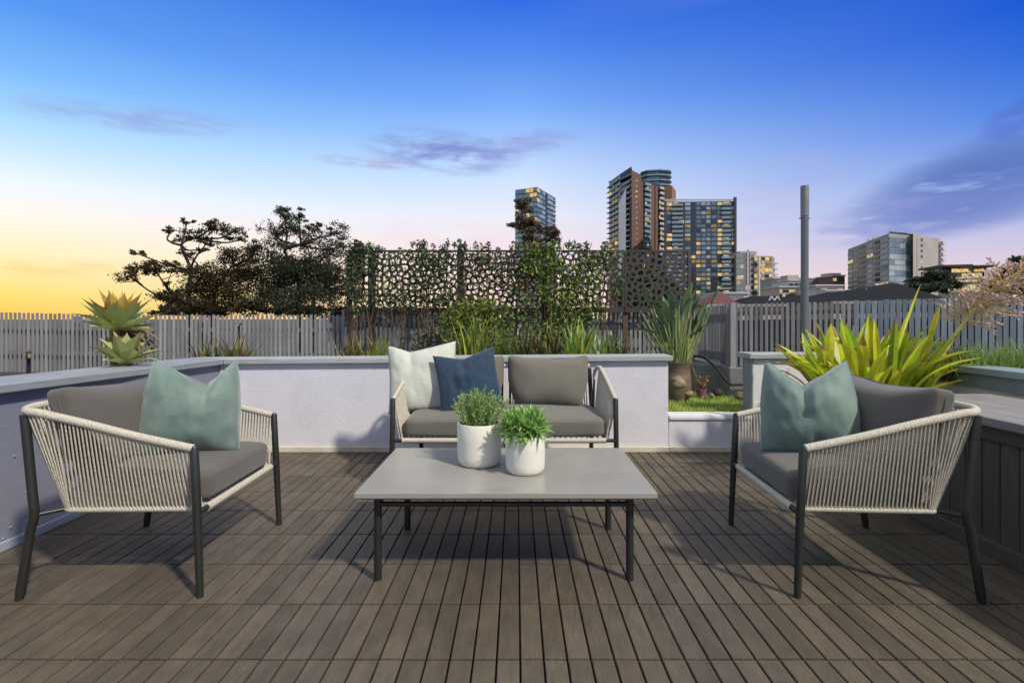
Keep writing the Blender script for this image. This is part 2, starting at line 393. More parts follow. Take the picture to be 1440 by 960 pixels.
L.new(hs_.outputs[0], bg.inputs[0]); bg.inputs[1].default_value = 1.08

S.view_settings.view_transform = 'Standard'; S.view_settings.look = 'None'; S.view_settings.exposure = 0; S.view_settings.gamma = 1
S.view_settings.use_curve_mapping = False
S.cycles.max_bounces = 8; S.cycles.transparent_max_bounces = 8

# ------------------------------------------------------------------ ground and setting
g = MB(); g.add([(-6000,-600,-9),(6000,-600,-9),(6000,9000,-9),(-6000,9000,-9)], [(0,1,2,3)])
g.build('ground', M['ground'], kind='structure')
b = MB(); b.box(-9.4,6.2,-3,6.7,-9,-.06); b.build('podium_ground', M['slab'], kind='structure')
b = MB(); b.box(-2.48,3.04,-2.2,4.18,-.058,-.026); b.build('deck_underlay_floor', M['under'], kind='structure')
d = MB(); rnd = random.Random(3)
pitch, rp = .0776, .318
k = -33
while .013+k*pitch < 3.0:
    x0 = .013+k*pitch+.0032; x1 = x0+pitch-.0064; k += 1
    if x1 < -2.46: continue
    x0c = max(x0,-2.47)
    j = -12
    while 1.638+j*rp < 4.16:
        y0 = 1.638+j*rp+.0040; y1 = min(y0+rp-.0080, 4.17); j += 1
        dz = rnd.uniform(-.0008,.0008); c = .0022
        d.hexa([(x0c,y0,-.024),(x1,y0,-.024),(x1,y1,-.024),(x0c,y1,-.024),(x0c,y0,-c+dz),(x1,y0,-c+dz),(x1,y1,-c+dz),(x0c,y1,-c+dz)])
        # chamfered top
        d.add([(x0c,y0,-c+dz),(x1,y0,-c+dz),(x1,y1,-c+dz),(x0c,y1,-c+dz),(x0c+c,y0+.0003,dz),(x1-c,y0+.0003,dz),(x1-c,y1-.0003,dz),(x0c+c,y1-.0003,dz)],
              [(4,5,6,7),(0,1,5,4),(1,2,6,5),(2,3,7,6),(3,0,4,7)])
# drop the hidden tops under the chamfer
keep = []
d2 = MB(); d2.v = d.v
for f in d.f:
    zs = [d.v[i][2] for i in f]
    flat = max(zs)-min(zs) < 1e-9
    if flat and -.02 < zs[0] < -.0012: continue
    d2.f.append(f); d2.mi.append(0)
me_o = d2.build('deck_floor', M['deck'], kind='structure', recalc=True)

# beds and lawn
b = MB(); b.box(-9.2,1.22,4.36,6.6,-.05,.45); b.box(-9.2,-2.66,-1,4.36,-.05,.45)
b.build('garden_bed_ground', M['bedsoil'], kind='structure')
b = MB(); b.box(1.225,2.26,4.36,6.6,-.05,.30); b.box(2.26,3.0,4.37,5.2,-.05,.30)
b.build('lawn_ground', M['lawnsoil'], kind='structure')
b = MB(); b.box(3.22,6.1,1.2,4.36,-.05,.70); b.box(2.3,6.1,4.375,5.2,-.05,.295)
b.build('side_bed_ground', M['bedsoil'], kind='structure')
gr = MB(); rnd = random.Random(5)
for i in range(9000):
    px = rnd.uniform(1.24, 2.24 if rnd.random()<.75 else 2.0); py = 4.37+ (rnd.random()**1.3)*1.7
    h = rnd.uniform(.022,.055)
    gr.strap((px,py,.30), rnd.uniform(0,6.28), rnd.uniform(.7,1.5), h, rnd.uniform(.003,.006), .5, 2, 'spike', .1)
tag(gr.build('lawn_grass', M['grass'], kind='stuff'), 'short green lawn grass behind the low wall gap', 'grass')

# ------------------------------------------------------------------ walls
def caps(mb, pts, z0, t):  pass
tw = thing('terrace_wall', 'long lavender white rendered wall behind the loveseat with grey coping', 'wall', (-.58,4.19,0))
o = tw.location
b = MB(); b.hexa([(-2.62,4.19,-.02),(1.28,4.19,-.02),(1.28,4.34,-.02),(-2.62,4.34,-.02),(-2.62,4.19,.736),(1.28,4.19,.765),(1.28,4.34,.765),(-2.62,4.34,.736)])
b.build('wall_body', M['wall'], tw, o, bevel=.006)
b = MB(); b.hexa([(-2.438,4.15,.738),(1.31,4.15,.768),(1.31,4.40,.768),(-2.818,4.404,.738),(-2.438,4.15,.782),(1.31,4.15,.812),(1.31,4.40,.812),(-2.818,4.404,.782)])
b.build('coping', M['cap'], tw, o, bevel=.006)
b = MB(); b.box(-2.46,1.285,4.172,4.188,0,.046); b.build('skirting', M['skirt'], tw, o, bevel=.004)
for sx in (-1.45,-1.2,1.0,.95):
    pass
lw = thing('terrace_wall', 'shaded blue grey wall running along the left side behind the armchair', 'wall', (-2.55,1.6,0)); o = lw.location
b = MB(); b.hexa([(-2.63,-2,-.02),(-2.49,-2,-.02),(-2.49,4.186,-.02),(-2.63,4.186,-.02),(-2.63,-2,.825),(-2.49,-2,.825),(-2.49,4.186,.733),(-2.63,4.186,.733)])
b.build('wall_body', M['wall_shaded'], lw, o)
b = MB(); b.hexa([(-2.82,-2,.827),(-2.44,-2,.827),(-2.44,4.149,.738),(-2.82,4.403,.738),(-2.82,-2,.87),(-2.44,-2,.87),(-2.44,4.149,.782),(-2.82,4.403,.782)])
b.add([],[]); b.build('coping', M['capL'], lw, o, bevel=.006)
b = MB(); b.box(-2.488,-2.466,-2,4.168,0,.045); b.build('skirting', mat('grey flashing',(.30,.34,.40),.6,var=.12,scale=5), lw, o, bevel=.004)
for (px,py) in ((20,641),(38,691),(15,741),(4,757)):
    Y = -2.488*F/(px-CX); p = P(px,py,Y)
    b = MB(); b.lathe([(.001,0),(.007,.001),(.006,.005),(.001,.007)],8)
    q = b.build('bolt', M['screwmetal'], lw, smooth=True); q.location = Vector((-2.49,p.y,p.z))-o; q.rotation_euler = (0,R(90),0)

st = thing('low_wall', 'low white rendered step wall in front of the lawn', 'wall', (1.65,4.19,0)); o = st.location
b = MB(); b.box(1.283,1.99,4.194,4.34,-.02,.312); b.build('wall_body', M['wall'], st, o, bevel=.008)
b = MB(); b.box(1.289,1.98,4.18,4.193,.27,.296); b.build('ledge_strip', mat('worn white ledge',(.62,.61,.60),.7,var=.08,scale=6), st, o, bevel=.004)
b = MB(); b.box(1.289,3.04,4.174,4.19,0,.046); b.build('skirting', M['skirt'], st, o, bevel=.004)

pw = thing('terrace_wall', 'short white wall with grey coping right of the lawn gap', 'wall', (2.5,4.2,0)); o = pw.location
b = MB(); b.box(1.995,3.05,4.2,4.36,-.02,.782); b.build('wall_body', M['wall'], pw, o, bevel=.006)
b = MB(); b.box(1.955,3.16,4.16,4.40,.784,.828); b.build('coping', M['cap'], pw, o, bevel=.006)
b = MB(); b.box(1.985,1.9945,4.195,4.365,.0,.78); b.build('end_board', M['fascia'], pw, o)

rw = thing('terrace_wall', 'white side wall with grey fascia and coping behind the storage bench', 'wall', (3.12,2.5,0)); o = rw.location
b = MB(); b.box(3.05,3.20,-1,4.195,-.02,.752); b.build('wall_body', M['wall'], rw, o)
b = MB(); b.box(3.01,3.26,-1,4.155,.755,.80); b.build('coping', mat('blue grey coping',(.25,.31,.33),.55,var=.18,scale=2,stretch=(14,1.2,14),stain=.3,stainscale=6), rw, o, bevel=.006)
b = MB(); b.box(3.036,3.049,-1,4.15,.665,.754); b.build('fascia_board', M['fascia'], rw, o)

# storage bench
sb = thing('storage_bench', 'dark grey boarded storage bench with weathered timber lid on the right edge', 'storage bench', (2.6,1.6,0)); o = sb.location
b = MB()
yy = 3.03
while yy > -.6:
    b.hexa([(2.25,yy-.084,.05),(2.29,yy-.084,.05),(2.29,yy,.05),(2.25,yy,.05),(2.25,yy-.084,.57),(2.29,yy-.084,.57),(2.29,yy,.57),(2.25,yy,.57)])
    yy -= .0895
b.build('front_panel', M['bench'], sb, o, bevel=.004)
b = MB(); b.box(2.27,3.0,-.6,3.03,.01,.60); b.build('carcass', mat('bench carcass',(.03,.028,.026),.8), sb, o)
b = MB(); b.box(2.228,2.262,-.6,3.05,.0,.075); b.build('plinth', M['bench'], sb, o, bevel=.005)
b = MB(); b.box(2.236,2.268,-.6,3.045,.545,.612); b.build('top_rail', M['bench'], sb, o, bevel=.005)
b = MB()
for i in range(6):
    b.box(2.20+i*.139,2.20+i*.139+.135,-.6,3.06,.615,.66)
b.build('lid', M['lid'], sb, o, bevel=.007)

# ------------------------------------------------------------------ seating
def roundbox(hx, hy, hz, r, fn=None, n=14):
    ts = []
    for i in range(n+1):
        t = -1+2*i/n; ts.append(math.copysign(abs(t)**.55, t))
    bm = bmesh.new(); h = (hx,hy,hz)
    for ax in range(3):
        for sg in (-1,1):
            u, v = (ax+1)%3, (ax+2)%3; grid = []
            for a in ts:
                row = []
                for c in ts:
                    q = [0,0,0]; q[ax] = sg*h[ax]; q[u] = a*h[u]; q[v] = c*h[v]
                    q = Vector(q); inn = Vector([max(-(h[i]-r), min(h[i]-r, q[i])) for i in range(3)])
                    dd = q-inn
                    if dd.length > 1e-9: q = inn+dd.normalized()*r
                    row.append(bm.verts.new(q))
                grid.append(row)
            for i in range(n):
                for j in range(n):
                    f = (grid[i][j],grid[i+1][j],grid[i+1][j+1],grid[i][j+1])
                    bm.faces.new(f if sg > 0 else f[::-1])
    bmesh.ops.remove_doubles(bm, verts=bm.verts, dist=1e-5)
    if fn:
        for v in bm.verts: v.co = fn(v.co)
    bm.normal_update(); return bm
def bm_obj(bm, name, m, parent=None, smooth=True):
    me = bpy.data.meshes.new(name); bm.to_mesh(me); bm.free(); me.materials.append(m)
    if smooth: me.polygons.foreach_set('use_smooth',[True]*len(me.polygons))
    ob = bpy.data.objects.new(name, me); COL.objects.link(ob)
    if parent: ob.parent = parent
    return ob
def seat_fn(hx,hy,hz,seed):
    def f(c):
        u, v = c.x/hx, c.y/hy
        k = max(0,1-u*u)*max(0,1-v*v)
        z = c.z+ (.028*k if c.z > 0 else 0)
        nn = noise.noise(Vector((c.x*5+seed, c.y*5, c.z*4)))*.006
        return Vector((c.x*(1+.012*(1-v*v)), c.y*(1+.012*(1-u*u)), z+nn))
    return f
def back_fn(hx,hy,hz,seed):
    def f(c):
        u, v = c.x/hx, c.z/hz
        k = max(0,1-u**4)*max(0,1-v**4)
        y = c.y*(.5+.9*k)
        z = c.z - .035*max(0,1-u*u)*max(0,v)
        x = c.x*(1-.03*(1-v*v))*(1-.20*max(0,-v))
        nn = noise.noise(Vector((c.x*6+seed, c.z*6, c.y*3)))*.014 + noise.noise(Vector((c.x*17+seed, c.z*9, 3)))*.006
        return Vector((x, y+nn, z+nn*.6))
    return f

def smooth_path(pts, per=14):
    pts = [Vector(p) for p in pts]; out = []
    for i in range(len(pts)-1):
        p0 = pts[max(i-1,0)]; p1 = pts[i]; p2 = pts[i+1]; p3 = pts[min(i+2,len(pts)-1)]
        for k in range(per):
            t = k/per
            out.append(.5*((2*p1)+(-p0+p2)*t+(2*p0-5*p1+4*p2-p3)*t*t+(-p0+3*p1-3*p2+p3)*t**3))
    out.append(pts[-1]); return out
def resample(path, step):
    out = [path[0].copy()]; acc = 0
    for a, c in zip(path, path[1:]):
        l = (c-a).length; pos = 0
        while acc + (l-pos) >= step:
            pos += step-acc; acc = 0; out.append(a.lerp(c, pos/l))
        acc += l-pos
    return out
def arc(cx, cy, r, a0, a1, z0, z1, n=8):
    return [Vector((cx+r*math.cos(a0+(a1-a0)*i/n), cy+r*math.sin(a0+(a1-a0)*i/n), z0+(z1-z0)*i/n)) for i in range(n+1)]
def wrapped(mb, path, r):
    p = resample(path, .0042); rr = [r*(1+.055*math.sin(i*math.pi*.66)) for i in range(len(p))]
    mb.tube(p, rr, 10)

def make_seat(root, a, cushm, sofa=False):
    INS = .055; ZB = .335
    # legs
    for sx in (-1,1):
        l = MB(); l.tube([(sx*(a+.004),-.352,0),(sx*a,-.338,.345),(sx*(a-.001),-.325,.598),(sx*(a-.001),-.3245,.606)], [.0135,.0165,.0165,.012], 14)
        l.build('leg', M['metalg'] , root, smooth=True)
        l = MB(); bx = a-.06 if sofa else a
        l.tube(smooth_path([(sx*(bx+.004),.358,0),(sx*bx,.322,.25),(sx*bx,.303,.335),(sx*bx,.309,.41),(sx*(bx-.012),.352,.735)],6), [.0135]+[.0165]*24, 14)
        l.build('leg', M['metalg'], root, smooth=True)
    fr = MB()
    fr.tube([(-a,-.338,ZB),(a,-.338,ZB)], .0125, 12)
    for sx in (-1,1):
        bx = a-.06 if sofa else a
        q = MB(); q.tube([(sx*bx,.303,ZB),(sx*(a-INS-.02),.225,ZB)], .009, 10); q.build('bracket', M['metalg'], root, smooth=True)
    fr.build('seat_frame', M['metalg'], root, smooth=True)
    # platform under the seat cushion
    pf = MB()
    n = int((2*a-.14)/.035)
    for i in range(n+1):
        xx = -a+.07+i*(2*a-.14)/n; pf.tube([(xx,-.33,ZB),(xx,.18,ZB)], .006, 6)
    pf.build('seat_webbing', M['rope'], root, smooth=True)
    # rims
    zf, zk = .590, .745
    rc = .095; yb = .388; yc = .20; yr = yc+.04; ar = .04
    def side(sx):
        return [Vector((sx*(a-.001),-.322,zf+.006)), Vector((sx*(a+.004),-.1,zf+.058)), Vector((sx*(a+.004),.1,zf+.110)), Vector((sx*(a),yb-rc,zk))]
    sl_ = smooth_path(side(-1),16); sr_ = smooth_path(side(1),16)
    ai = a-INS
    bside = lambda sx: [Vector((sx*ai,-.335,ZB)), Vector((sx*ai,yc,ZB))]
    rim = MB(); st = MB()
    def strands(tp, bp, n, skew=.0):
        def at(path, t):
            t = max(0,min(1,t)); ls = [(q-p).length for p,q in zip(path,path[1:])]; T = sum(ls)*t
            for (p,q),l in zip(zip(path,path[1:]),ls):
                if T <= l or l == ls[-1] and (q is path[-1]): return p.lerp(q, min(1,T/l))
                T -= l
            return path[-1]
        for i in range(n):
            t = (i+.5)/n
            p = at(tp,t); q = at(bp,t); dl = .26/n
            p2 = at(tp,t+dl); q2 = at(bp,t+dl)
            nrm = (q-p).cross(p2-p); nrm = nrm.normalized()*.0075 if nrm.length > 1e-9 else Vector((0,0,0))
            st.tube([p+nrm,q2+nrm*.9], .0030, 6, cap=False)
            st.tube([p2-nrm,q-nrm*.9], .0030, 6, cap=False)
    if not sofa:
        arcL = arc(-(a-rc), yb-rc, rc, math.pi, math.pi/2, zk, zk+.008)
        arcR = arc(a-rc, yb-rc, rc, math.pi/2, 0, zk+.008, zk)
        top = sl_ + arcL[1:] + arcR + sr_[::-1][1:]
        wrapped(rim, top, .0165)
        bl = bside(-1) + arc(-(ai-ar), yc, ar, math.pi, math.pi/2, ZB, ZB)[1:]
        br = arc(ai-ar, yc, ar, math.pi/2, 0, ZB, ZB) + bside(1)[::-1][1:]
        wrapped(rim, bl+br, .0125)
        tl = [p for p in sl_ if p.y < .205]; trr = [p for p in sr_ if p.y < .205]
        strands(tl, bside(-1), 33); strands(trr, bside(1), 33)
        strands([p for p in sl_ if p.y >= .2]+arcL[1:], arc(-(ai-ar), yc, ar, math.pi, math.pi/2, ZB, ZB), 11)
        strands((([p for p in sr_ if p.y >= .2])+arcR[::-1][1:])[::-1], arc(ai-ar, yc, ar, math.pi/2, 0, ZB, ZB), 11)
        strands([arcL[-1],arcR[0]], [Vector((-(ai-ar),yr,ZB)),Vector((ai-ar,yr,ZB))], 26)
    else:
        for sx, sd in ((-1,sl_),(1,sr_)):
            q = sd + [Vector((sx*(a-.012),yb-.062,zk-.004)), Vector((sx*(a-.03),yb-.045,zk-.03)), Vector((sx*(a-.035),yb-.05,zk-.1))]
            wrapped(rim, q, .0145)
            wrapped(rim, bside(sx)+[Vector((sx*(ai-.01),yr-.01,ZB))], .0125)
            strands(sd, bside(sx), 40)
            dk = MB(); dk.tube([(sx*(a-.036),yb-.05,zk-.09),(sx*(a-.05),.285,.40)], .009, 8); dk.build('corner_post', M['metalg'], root, smooth=True)
            # two back panels, each hung from its own rim
            x0, x1 = .03, a-.085
            c0, c1 = (x0,x1) if sx > 0 else (-x1,-x0)
            tp = [Vector((c0,yb-.03,zk-.06)),Vector((c0+.008,yb-.01,zk-.005)),Vector((c0+.03,yb,zk+.008)),Vector((c1-.03,yb,zk+.008)),Vector((c1-.008,yb-.01,zk-.005)),Vector((c1,yb-.03,zk-.06))]
            wrapped(rim, smooth_path(tp,10), .0125)
            strands([Vector((c0+.01,yb,zk+.006)),Vector((c1-.01,yb,zk+.006))],[Vector((c0+.01,yr,ZB)),Vector((c1-.01,yr,ZB))], 36)
            pb = MB(); pb.tube([(c0 if sx>0 else c1,yb-.03,zk-.05),(c0 if sx>0 else c1,.20,ZB)], .009, 8); pb.build('centre_post', M['metalg'], root, smooth=True)
        wrapped(rim, [Vector((-ai,yr,ZB)),Vector((ai,yr,ZB))], .0125)
        cl = MB(); cl.tube([(0,.352,0),(0,.30,ZB),(0,.225,ZB)], .0145, 12); cl.build('leg', M['metalg'], root, smooth=True)
    wrapped(rim, [Vector((-ai+.01,-.338,ZB)),Vector((ai-.01,-.338,ZB))], .0165)
    rim.build('rope_rim', M['rope'], root, smooth=True)
    st.build('rope_weave', M['rope'], root, smooth=True)
    # cushions
    hx = ai-.018; hy = .275; hz = .062
    s_ = bm_obj(roundbox(hx,hy,hz,.038,seat_fn(hx,hy,hz,a*7),18), 'seat_cushion', cushm, root); s_.location = (0,-.065,ZB+.016+hz)
    f_ = seat_fn(hx,hy,hz,a*7)
    for zq in (-hz*.62, hz*.62):
        rg = []
        for k in range(96):
            w_ = 2*math.pi*k/96; cs, sn = math.cos(w_), math.sin(w_); e_ = 2/11
            rg.append(f_(Vector((math.copysign(abs(cs)**e_,cs)*(hx-.003), math.copysign(abs(sn)**e_,sn)*(hy-.003), zq))))
        pb_ = MB(); pb_.tube(rg, .0030, 6, closed=True); pb_.build('piping', cushm, s_, smooth=True)
    ww = [-.29,.29] if sofa else [0]
    for i, x0 in enumerate(([-.318,.318] if sofa else [0])):
        hx2 = .305 if sofa else .345; hz2 = .195; hy2 = .085
        q = bm_obj(roundbox(hx2,hy2,hz2,.036,back_fn(hx2,hy2,hz2,3+i*9+a),20), 'back_cushion', cushm, root)
        q.location = (x0, .195, .655); q.rotation_euler = (R(-13),0,0)
        f_ = back_fn(hx2,hy2,hz2,3+i*9+a); rg = []
        for k in range(72):
            w_ = 2*math.pi*k/72; cs, sn = math.cos(w_), math.sin(w_); e_ = 2/9
            rg.append(f_(Vector((math.copysign(abs(cs)**e_,cs)*(hx2+.002), 0, math.copysign(abs(sn)**e_,sn)*(hz2+.002)))))
        pb_ = MB(); pb_.tube(rg, .0034, 6, closed=True); pb_.build('piping', cushm, q, smooth=True)

lv = thing('loveseat', 'two seat rope loveseat with taupe cushions standing against the back wall', 'loveseat', (-.078,3.55,0))
make_seat(lv, .7225, M['cush2'], True)
grp = 'rope armchairs facing each other across the coffee table'
ac = thing('armchair', 'rope armchair with a grey cushion beside the shaded wall on the left', 'armchair', (-1.635,2.35,0), R(91.5), grp)
make_seat(ac, .35, M['cush'])
ad = copy_tree(ac); ad.location = (1.502,2.34,0); ad.rotation_euler.z = R(-93.0)
ad['label'] = 'rope armchair with a grey cushion beside the dark storage bench on the right'

def pillow(name, wd, ht, t, m, chop=0, cu=0, piping=None, seed=0, dent=None):
    n = 34; bm = bmesh.new(); edge = []
    gs = []
    def pos(i, j, sg):
        u, v = -1+2*i/n, -1+2*j/n
        T = t*max(0,(1-abs(u)**2.4)*(1-abs(v)**2.4))**.62
        x = u*wd/2*(1-.055*(1-v*v)); zz = v*ht/2*(1-.055*(1-u*u))
        if chop:
            k = max(0, 1-abs(u-cu)/(1.0+abs(cu)*math.copysign(1,(u-cu)*-cu if cu else 1)*.98))
            s = max(0,(v+1)/2)**2.2
            bd_ = i in (0,n) or j in (0,n); zz -= chop*(.45*k+.55*k**1.7)*s*(1 if sg < 0 or bd_ else .70); T *= 1-.45*math.exp(-((u-cu)/.13)**2)*s
            T *= 1+.30*s*(1-k)*(1 if abs(u)<.95 else 0)
        nn = noise.noise(Vector((u*2.2+seed, v*2.2, sg)))*.012+noise.noise(Vector((u*7+seed, v*3+u*3, sg)))*.0055
        yy = sg*T + (nn if T > .004 else 0)
        if dent and sg < 0:
            yy += dent*math.exp(-(((u+.45)/.12)**2+((v-.0)/.5)**2))
        if chop > .1: x *= 1-.20*max(0,v)**1.4; yy -= .045*k*s; zz -= .012*(1-u*u)*max(0,-v)**3*-1; zz += .02*abs(u)**6*max(0,-v)**4
        return Vector((x, yy, zz))
    F_ = [[bm.verts.new(pos(i,j,-1)) for j in range(n+1)] for i in range(n+1)]
    B_ = [[F_[i][j] if i in (0,n) or j in (0,n) else bm.verts.new(pos(i,j,1)) for j in range(n+1)] for i in range(n+1)]
    for i in range(n):
        for j in range(n):
            bm.faces.new((F_[i][j],F_[i+1][j],F_[i+1][j+1],F_[i][j+1]))
            bm.faces.new((B_[i][j],B_[i][j+1],B_[i+1][j+1],B_[i+1][j]))
    ring = [F_[i][0].co.copy() for i in range(n)]+[F_[n][j].co.copy() for j in range(n)]+[F_[i][n].co.copy() for i in range(n,0,-1)]+[F_[0][j].co.copy() for j in range(n,0,-1)]
    bm.normal_update(); ob = bm_obj(bm, name, m)
    if piping:
        b = MB(); b.tube(ring, .0030, 6, closed=True); b.build('piping', piping, ob, smooth=True)
    return ob
def put_pillow(o, loc, lean, roll, rz, label, group='throw pillows on the seats'):
    o.location = loc; o.rotation_euler = Euler((R(lean), R(roll), R(rz)),'XYZ'); tag(o, label, 'pillow', group)
put_pillow(pillow('throw_pillow', .43,.46,.125, M['velvet'], .15, .30, M['piping'], 1), (-1.55,2.38,.695), -14, 3, 24, 'teal velvet pillow with a chopped top on the armchair by the shaded wall')
put_pillow(pillow('throw_pillow', .43,.46,.125, M['velvet'], .15, -.12, M['piping'], 5), (1.395,2.38,.69), -14, -2, -24, 'teal velvet pillow with a chopped top on the armchair by the storage bench')
put_pillow(pillow('throw_pillow', .50,.50,.075, M['beige'], .05, -.35, None, 9), (-.675,3.60,.70), -17, -3.5, 6, 'large cream pillow with fine fretwork pattern on the loveseat')
put_pillow(pillow('throw_pillow', .44,.46,.07, M['navy'], .05, -.1, None, 13, .02), (-.335,3.49,.675), -20, -8, 10, 'navy blue pillow leaning beside the cream pillow on the loveseat')

# ------------------------------------------------------------------ coffee table
ct = thing('coffee_table', 'low coffee table with a grey concrete top and black tube legs', 'coffee table', (-.045,2.41,0)); o = ct.location
b = MB(); x0,x1,y0,y1 = -.668,.583,2.05,2.77
b.add([(x0+.022,y0+.022,.368),(x1-.022,y0+.022,.368),(x1-.022,y1-.022,.368),(x0+.022,y1-.022,.368),(x0,y0,.380),(x1,y0,.380),(x1,y1,.380),(x0,y1,.380),(x0,y0,.402),(x1,y0,.402),(x1,y1,.402),(x0,y1,.402)],
      [(3,2,1,0),(0,1,5,4),(1,2,6,5),(2,3,7,6),(3,0,4,7),(4,5,9,8),(5,6,10,9),(6,7,11,10),(7,4,8,11),(8,9,10,11)])
b.build('table_top', M['concrete'], ct, o, bevel=.0025)
TL = [(-.595,2.14),(.488,2.14),(.49,2.655),(-.58,2.655)]
for (tx,ty) in TL:
    l = MB(); l.tube([(tx,ty,0),(tx,ty,.366)], [.0165,.0165], 16); l.build('leg', M['metal'], ct, o, smooth=True)
fr = MB()
for (p,q) in ((0,1),(1,2),(2,3),(3,0)):
    fr.tube([(*TL[p],.325),(*TL[q],.325)], .011, 12)
fr.build('stretcher_frame', M['metal'], ct, o, smooth=True)

# ------------------------------------------------------------------ potted plants on the table
def round_pot(root, r, h, m):
    b = MB(); b.lathe([(r*.80,.0),(r*.90,.006),(r*.965,.022),(r*.985,.05),(r,h*.6),(r,h-.006),(r-.003,h),(r-.010,h),(r-.013,h-.006),(r-.015,h-.03)], 48)
    b.build('pot', m, root, smooth=True)
    b = MB(); b.lathe([(.001,h-.034),(r-.012,h-.034),(r-.014,h-.022),(r*.5,h-.016),(.001,h-.014)], 32); b.build('soil', M['soil'], root)
pa = thing('potted_plant', 'fine leaved rosemary bush in the taller white pot on the table', 'potted plant', (-.183,2.475,.4022), group='white pots on the coffee table')
round_pot(pa, .110, .205, M['pot'])
rnd = random.Random(11); lf = MB(); stm = MB()
for i in range(120):
    a = rnd.uniform(0,6.28); rr = rnd.uniform(0,.085)**1; bx, by = rr*math.cos(a), rr*math.sin(a)
    el = R(90)-rnd.uniform(0,.75)*(.35+rr*9)
    Ls = rnd.uniform(.08,.165)*(1.15-rr*4.0)+.02
    p = Vector((bx,by,.19)); d = Vector((math.cos(a)*math.cos(el), math.sin(a)*math.cos(el), math.sin(el)))
    pts = [p]; nseg = 6
    for s in range(nseg):
        d = (d+Vector((rnd.gauss(0,.10),rnd.gauss(0,.10),rnd.gauss(.05,.05)))).normalized(); p = p+d*Ls/nseg; pts.append(p)
    stm.tube(pts, .0013, 4, cap=False)
    for s in range(1,nseg+1):
        for q in range(5):
            aa = rnd.uniform(0,6.28); dv = pts[s]-pts[s-1]; dv.normalize(); oo = dv.orthogonal().normalized(); oo = Matrix.Rotation(aa,3,dv)@oo
            dd = (oo+dv*rnd.uniform(.4,1.1)).normalized(); l = rnd.uniform(.012,.020)
            lf.leaf(pts[s-1].lerp(pts[s],rnd.random())+dd*l*.5, l, .0055, dd, rnd)
stm.build('stems', M['strelstem'], pa); lf.build('foliage', M['rosemary'], pa)
pb = thing('potted_plant', 'bright green spiky succulent in the shorter white pot on the table', 'potted plant', (.042,2.345,.4022), group='white pots on the coffee table')
round_pot(pb, .094, .178, M['pot'])
rnd = random.Random(12); lf = MB(); stm = MB()
for i in range(44):
    a = rnd.uniform(0,6.28); th = math.acos(rnd.uniform(.0,1)); 
    d = Vector((math.cos(a)*math.sin(th), math.sin(a)*math.sin(th), .15+math.cos(th)*1.0)).normalized()
    tip = Vector((0,0,.165))+Vector((d.x*.115,d.y*.115,max(-.005,d.z*.115)))*rnd.uniform(.8,1.05)
    base = Vector((d.x*.05,d.y*.05,.16)); stm.tube([base,base.lerp(tip,.6)+Vector((0,0,.01)),tip],.003,5,cap=False)
    for q in range(17):
        aa = q*2.4+rnd.uniform(-.3,.3); t = q/17
        oo = d.orthogonal().normalized(); oo = Matrix.Rotation(aa,3,d)@oo
        dd = (oo*(1-.55*t)+d*(.25+.9*t)).normalized()
        azz = math.atan2(dd.y,dd.x); el = math.asin(max(-1,min(1,dd.z)))
        lf.strap(tip-d*.035*(1-t), azz, el, rnd.uniform(.046,.070), .0145, rnd.uniform(-.3,.5), 4, 'paddle', .2)
for q in range(4):
    a = -1.9+q*.5; lf.strap((.08*math.cos(a),.08*math.sin(a),.175), a, .1, .075,.012, 1.3, 5,'paddle',.2)
stm.build('stems', M['strelstem'], pb); lf.build('foliage', M['succ'], pb, smooth=True)

# ------------------------------------------------------------------ bromeliad and its pot
br = thing('giant_bromeliad', 'big clump of yellow green strap leaves with a pink flower spike behind the armchair', 'plant', (2.5,3.55,0)); o = br.location
b = MB(); b.lathe([(.24,0),(.27,.02),(.31,.42),(.33,.44),(.33,.50),(.30,.50),(.29,.45)], 40, o); b.build('planter', mat('grey planter',(.2,.2,.2),.7), br, o, smooth=True)
b = MB(); b.lathe([(.001,.46),(.295,.46),(.29,.47),(.001,.48)], 30, o); b.build('soil', M['soil'], br, o)
rnd = random.Random(21); lf = MB()
for i in range(150):
    cx_, cy_ = rnd.uniform(-.42,.42), rnd.uniform(-.25,.2)
    a = math.atan2(cy_*1.2+rnd.gauss(0,.2), cx_+rnd.gauss(0,.16)); spread = math.hypot(cx_,cy_)
    el = R(88)-rnd.uniform(.02,.35)-spread*rnd.uniform(.2,.95)
    Ls = rnd.uniform(.42,.76)*(1.0-spread*.15)
    lf.cur = 0 if rnd.random() < .72 else (1 if rnd.random() < .85 else 2)
    lf.strap(o+Vector((cx_*.6,cy_*.6,.44)), a, el, Ls, rnd.uniform(.046,.078), rnd.choice((.05,.15,.3,.6,1.1)), 12, 'strap', .2, rnd.uniform(-.4,.4), rnd.uniform(-.2,.2))
    if rnd.random() < .5 and lf.cur < 2:
        k_ = rnd.choice((2,2,4)); lf.mi[-k_:] = [2]*k_
# a few long feature leaves
for (px,py,px2,py2) in ((1255,520,1294,398),(1300,520,1322,428),(1165,540,1168,455),(1190,545,1217,452),(1225,545,1222,440),(1275,560,1345,535),(1260,540,1340,552)):
    p = P(px,py,3.45); q = P(px2,py2,3.35); dv = q-p
    lf.cur = 0; lf.strap(p, math.atan2(dv.y,dv.x), math.asin(dv.z/dv.length), dv.length, .058, .03, 8, 'strap', .2)
for (px,py,px2,py2) in ((1150,560,1062,512),(1150,570,1058,570),(1170,575,1090,590)):
    p = P(px,py,3.3); q = P(px2,py2,3.2); dv = q-p
    lf.strap(p, math.atan2(dv.y,dv.x), math.asin(dv.z/dv.length)+.1, dv.length, .04, .2, 8, 'strap', .2)
lf.build('leaves', [M['brom'],M['bromdark'],mat('dry leaf tip',(.42,.25,.09),.8,island=.4,var=.3,trans=.25)], br, o, smooth=True)
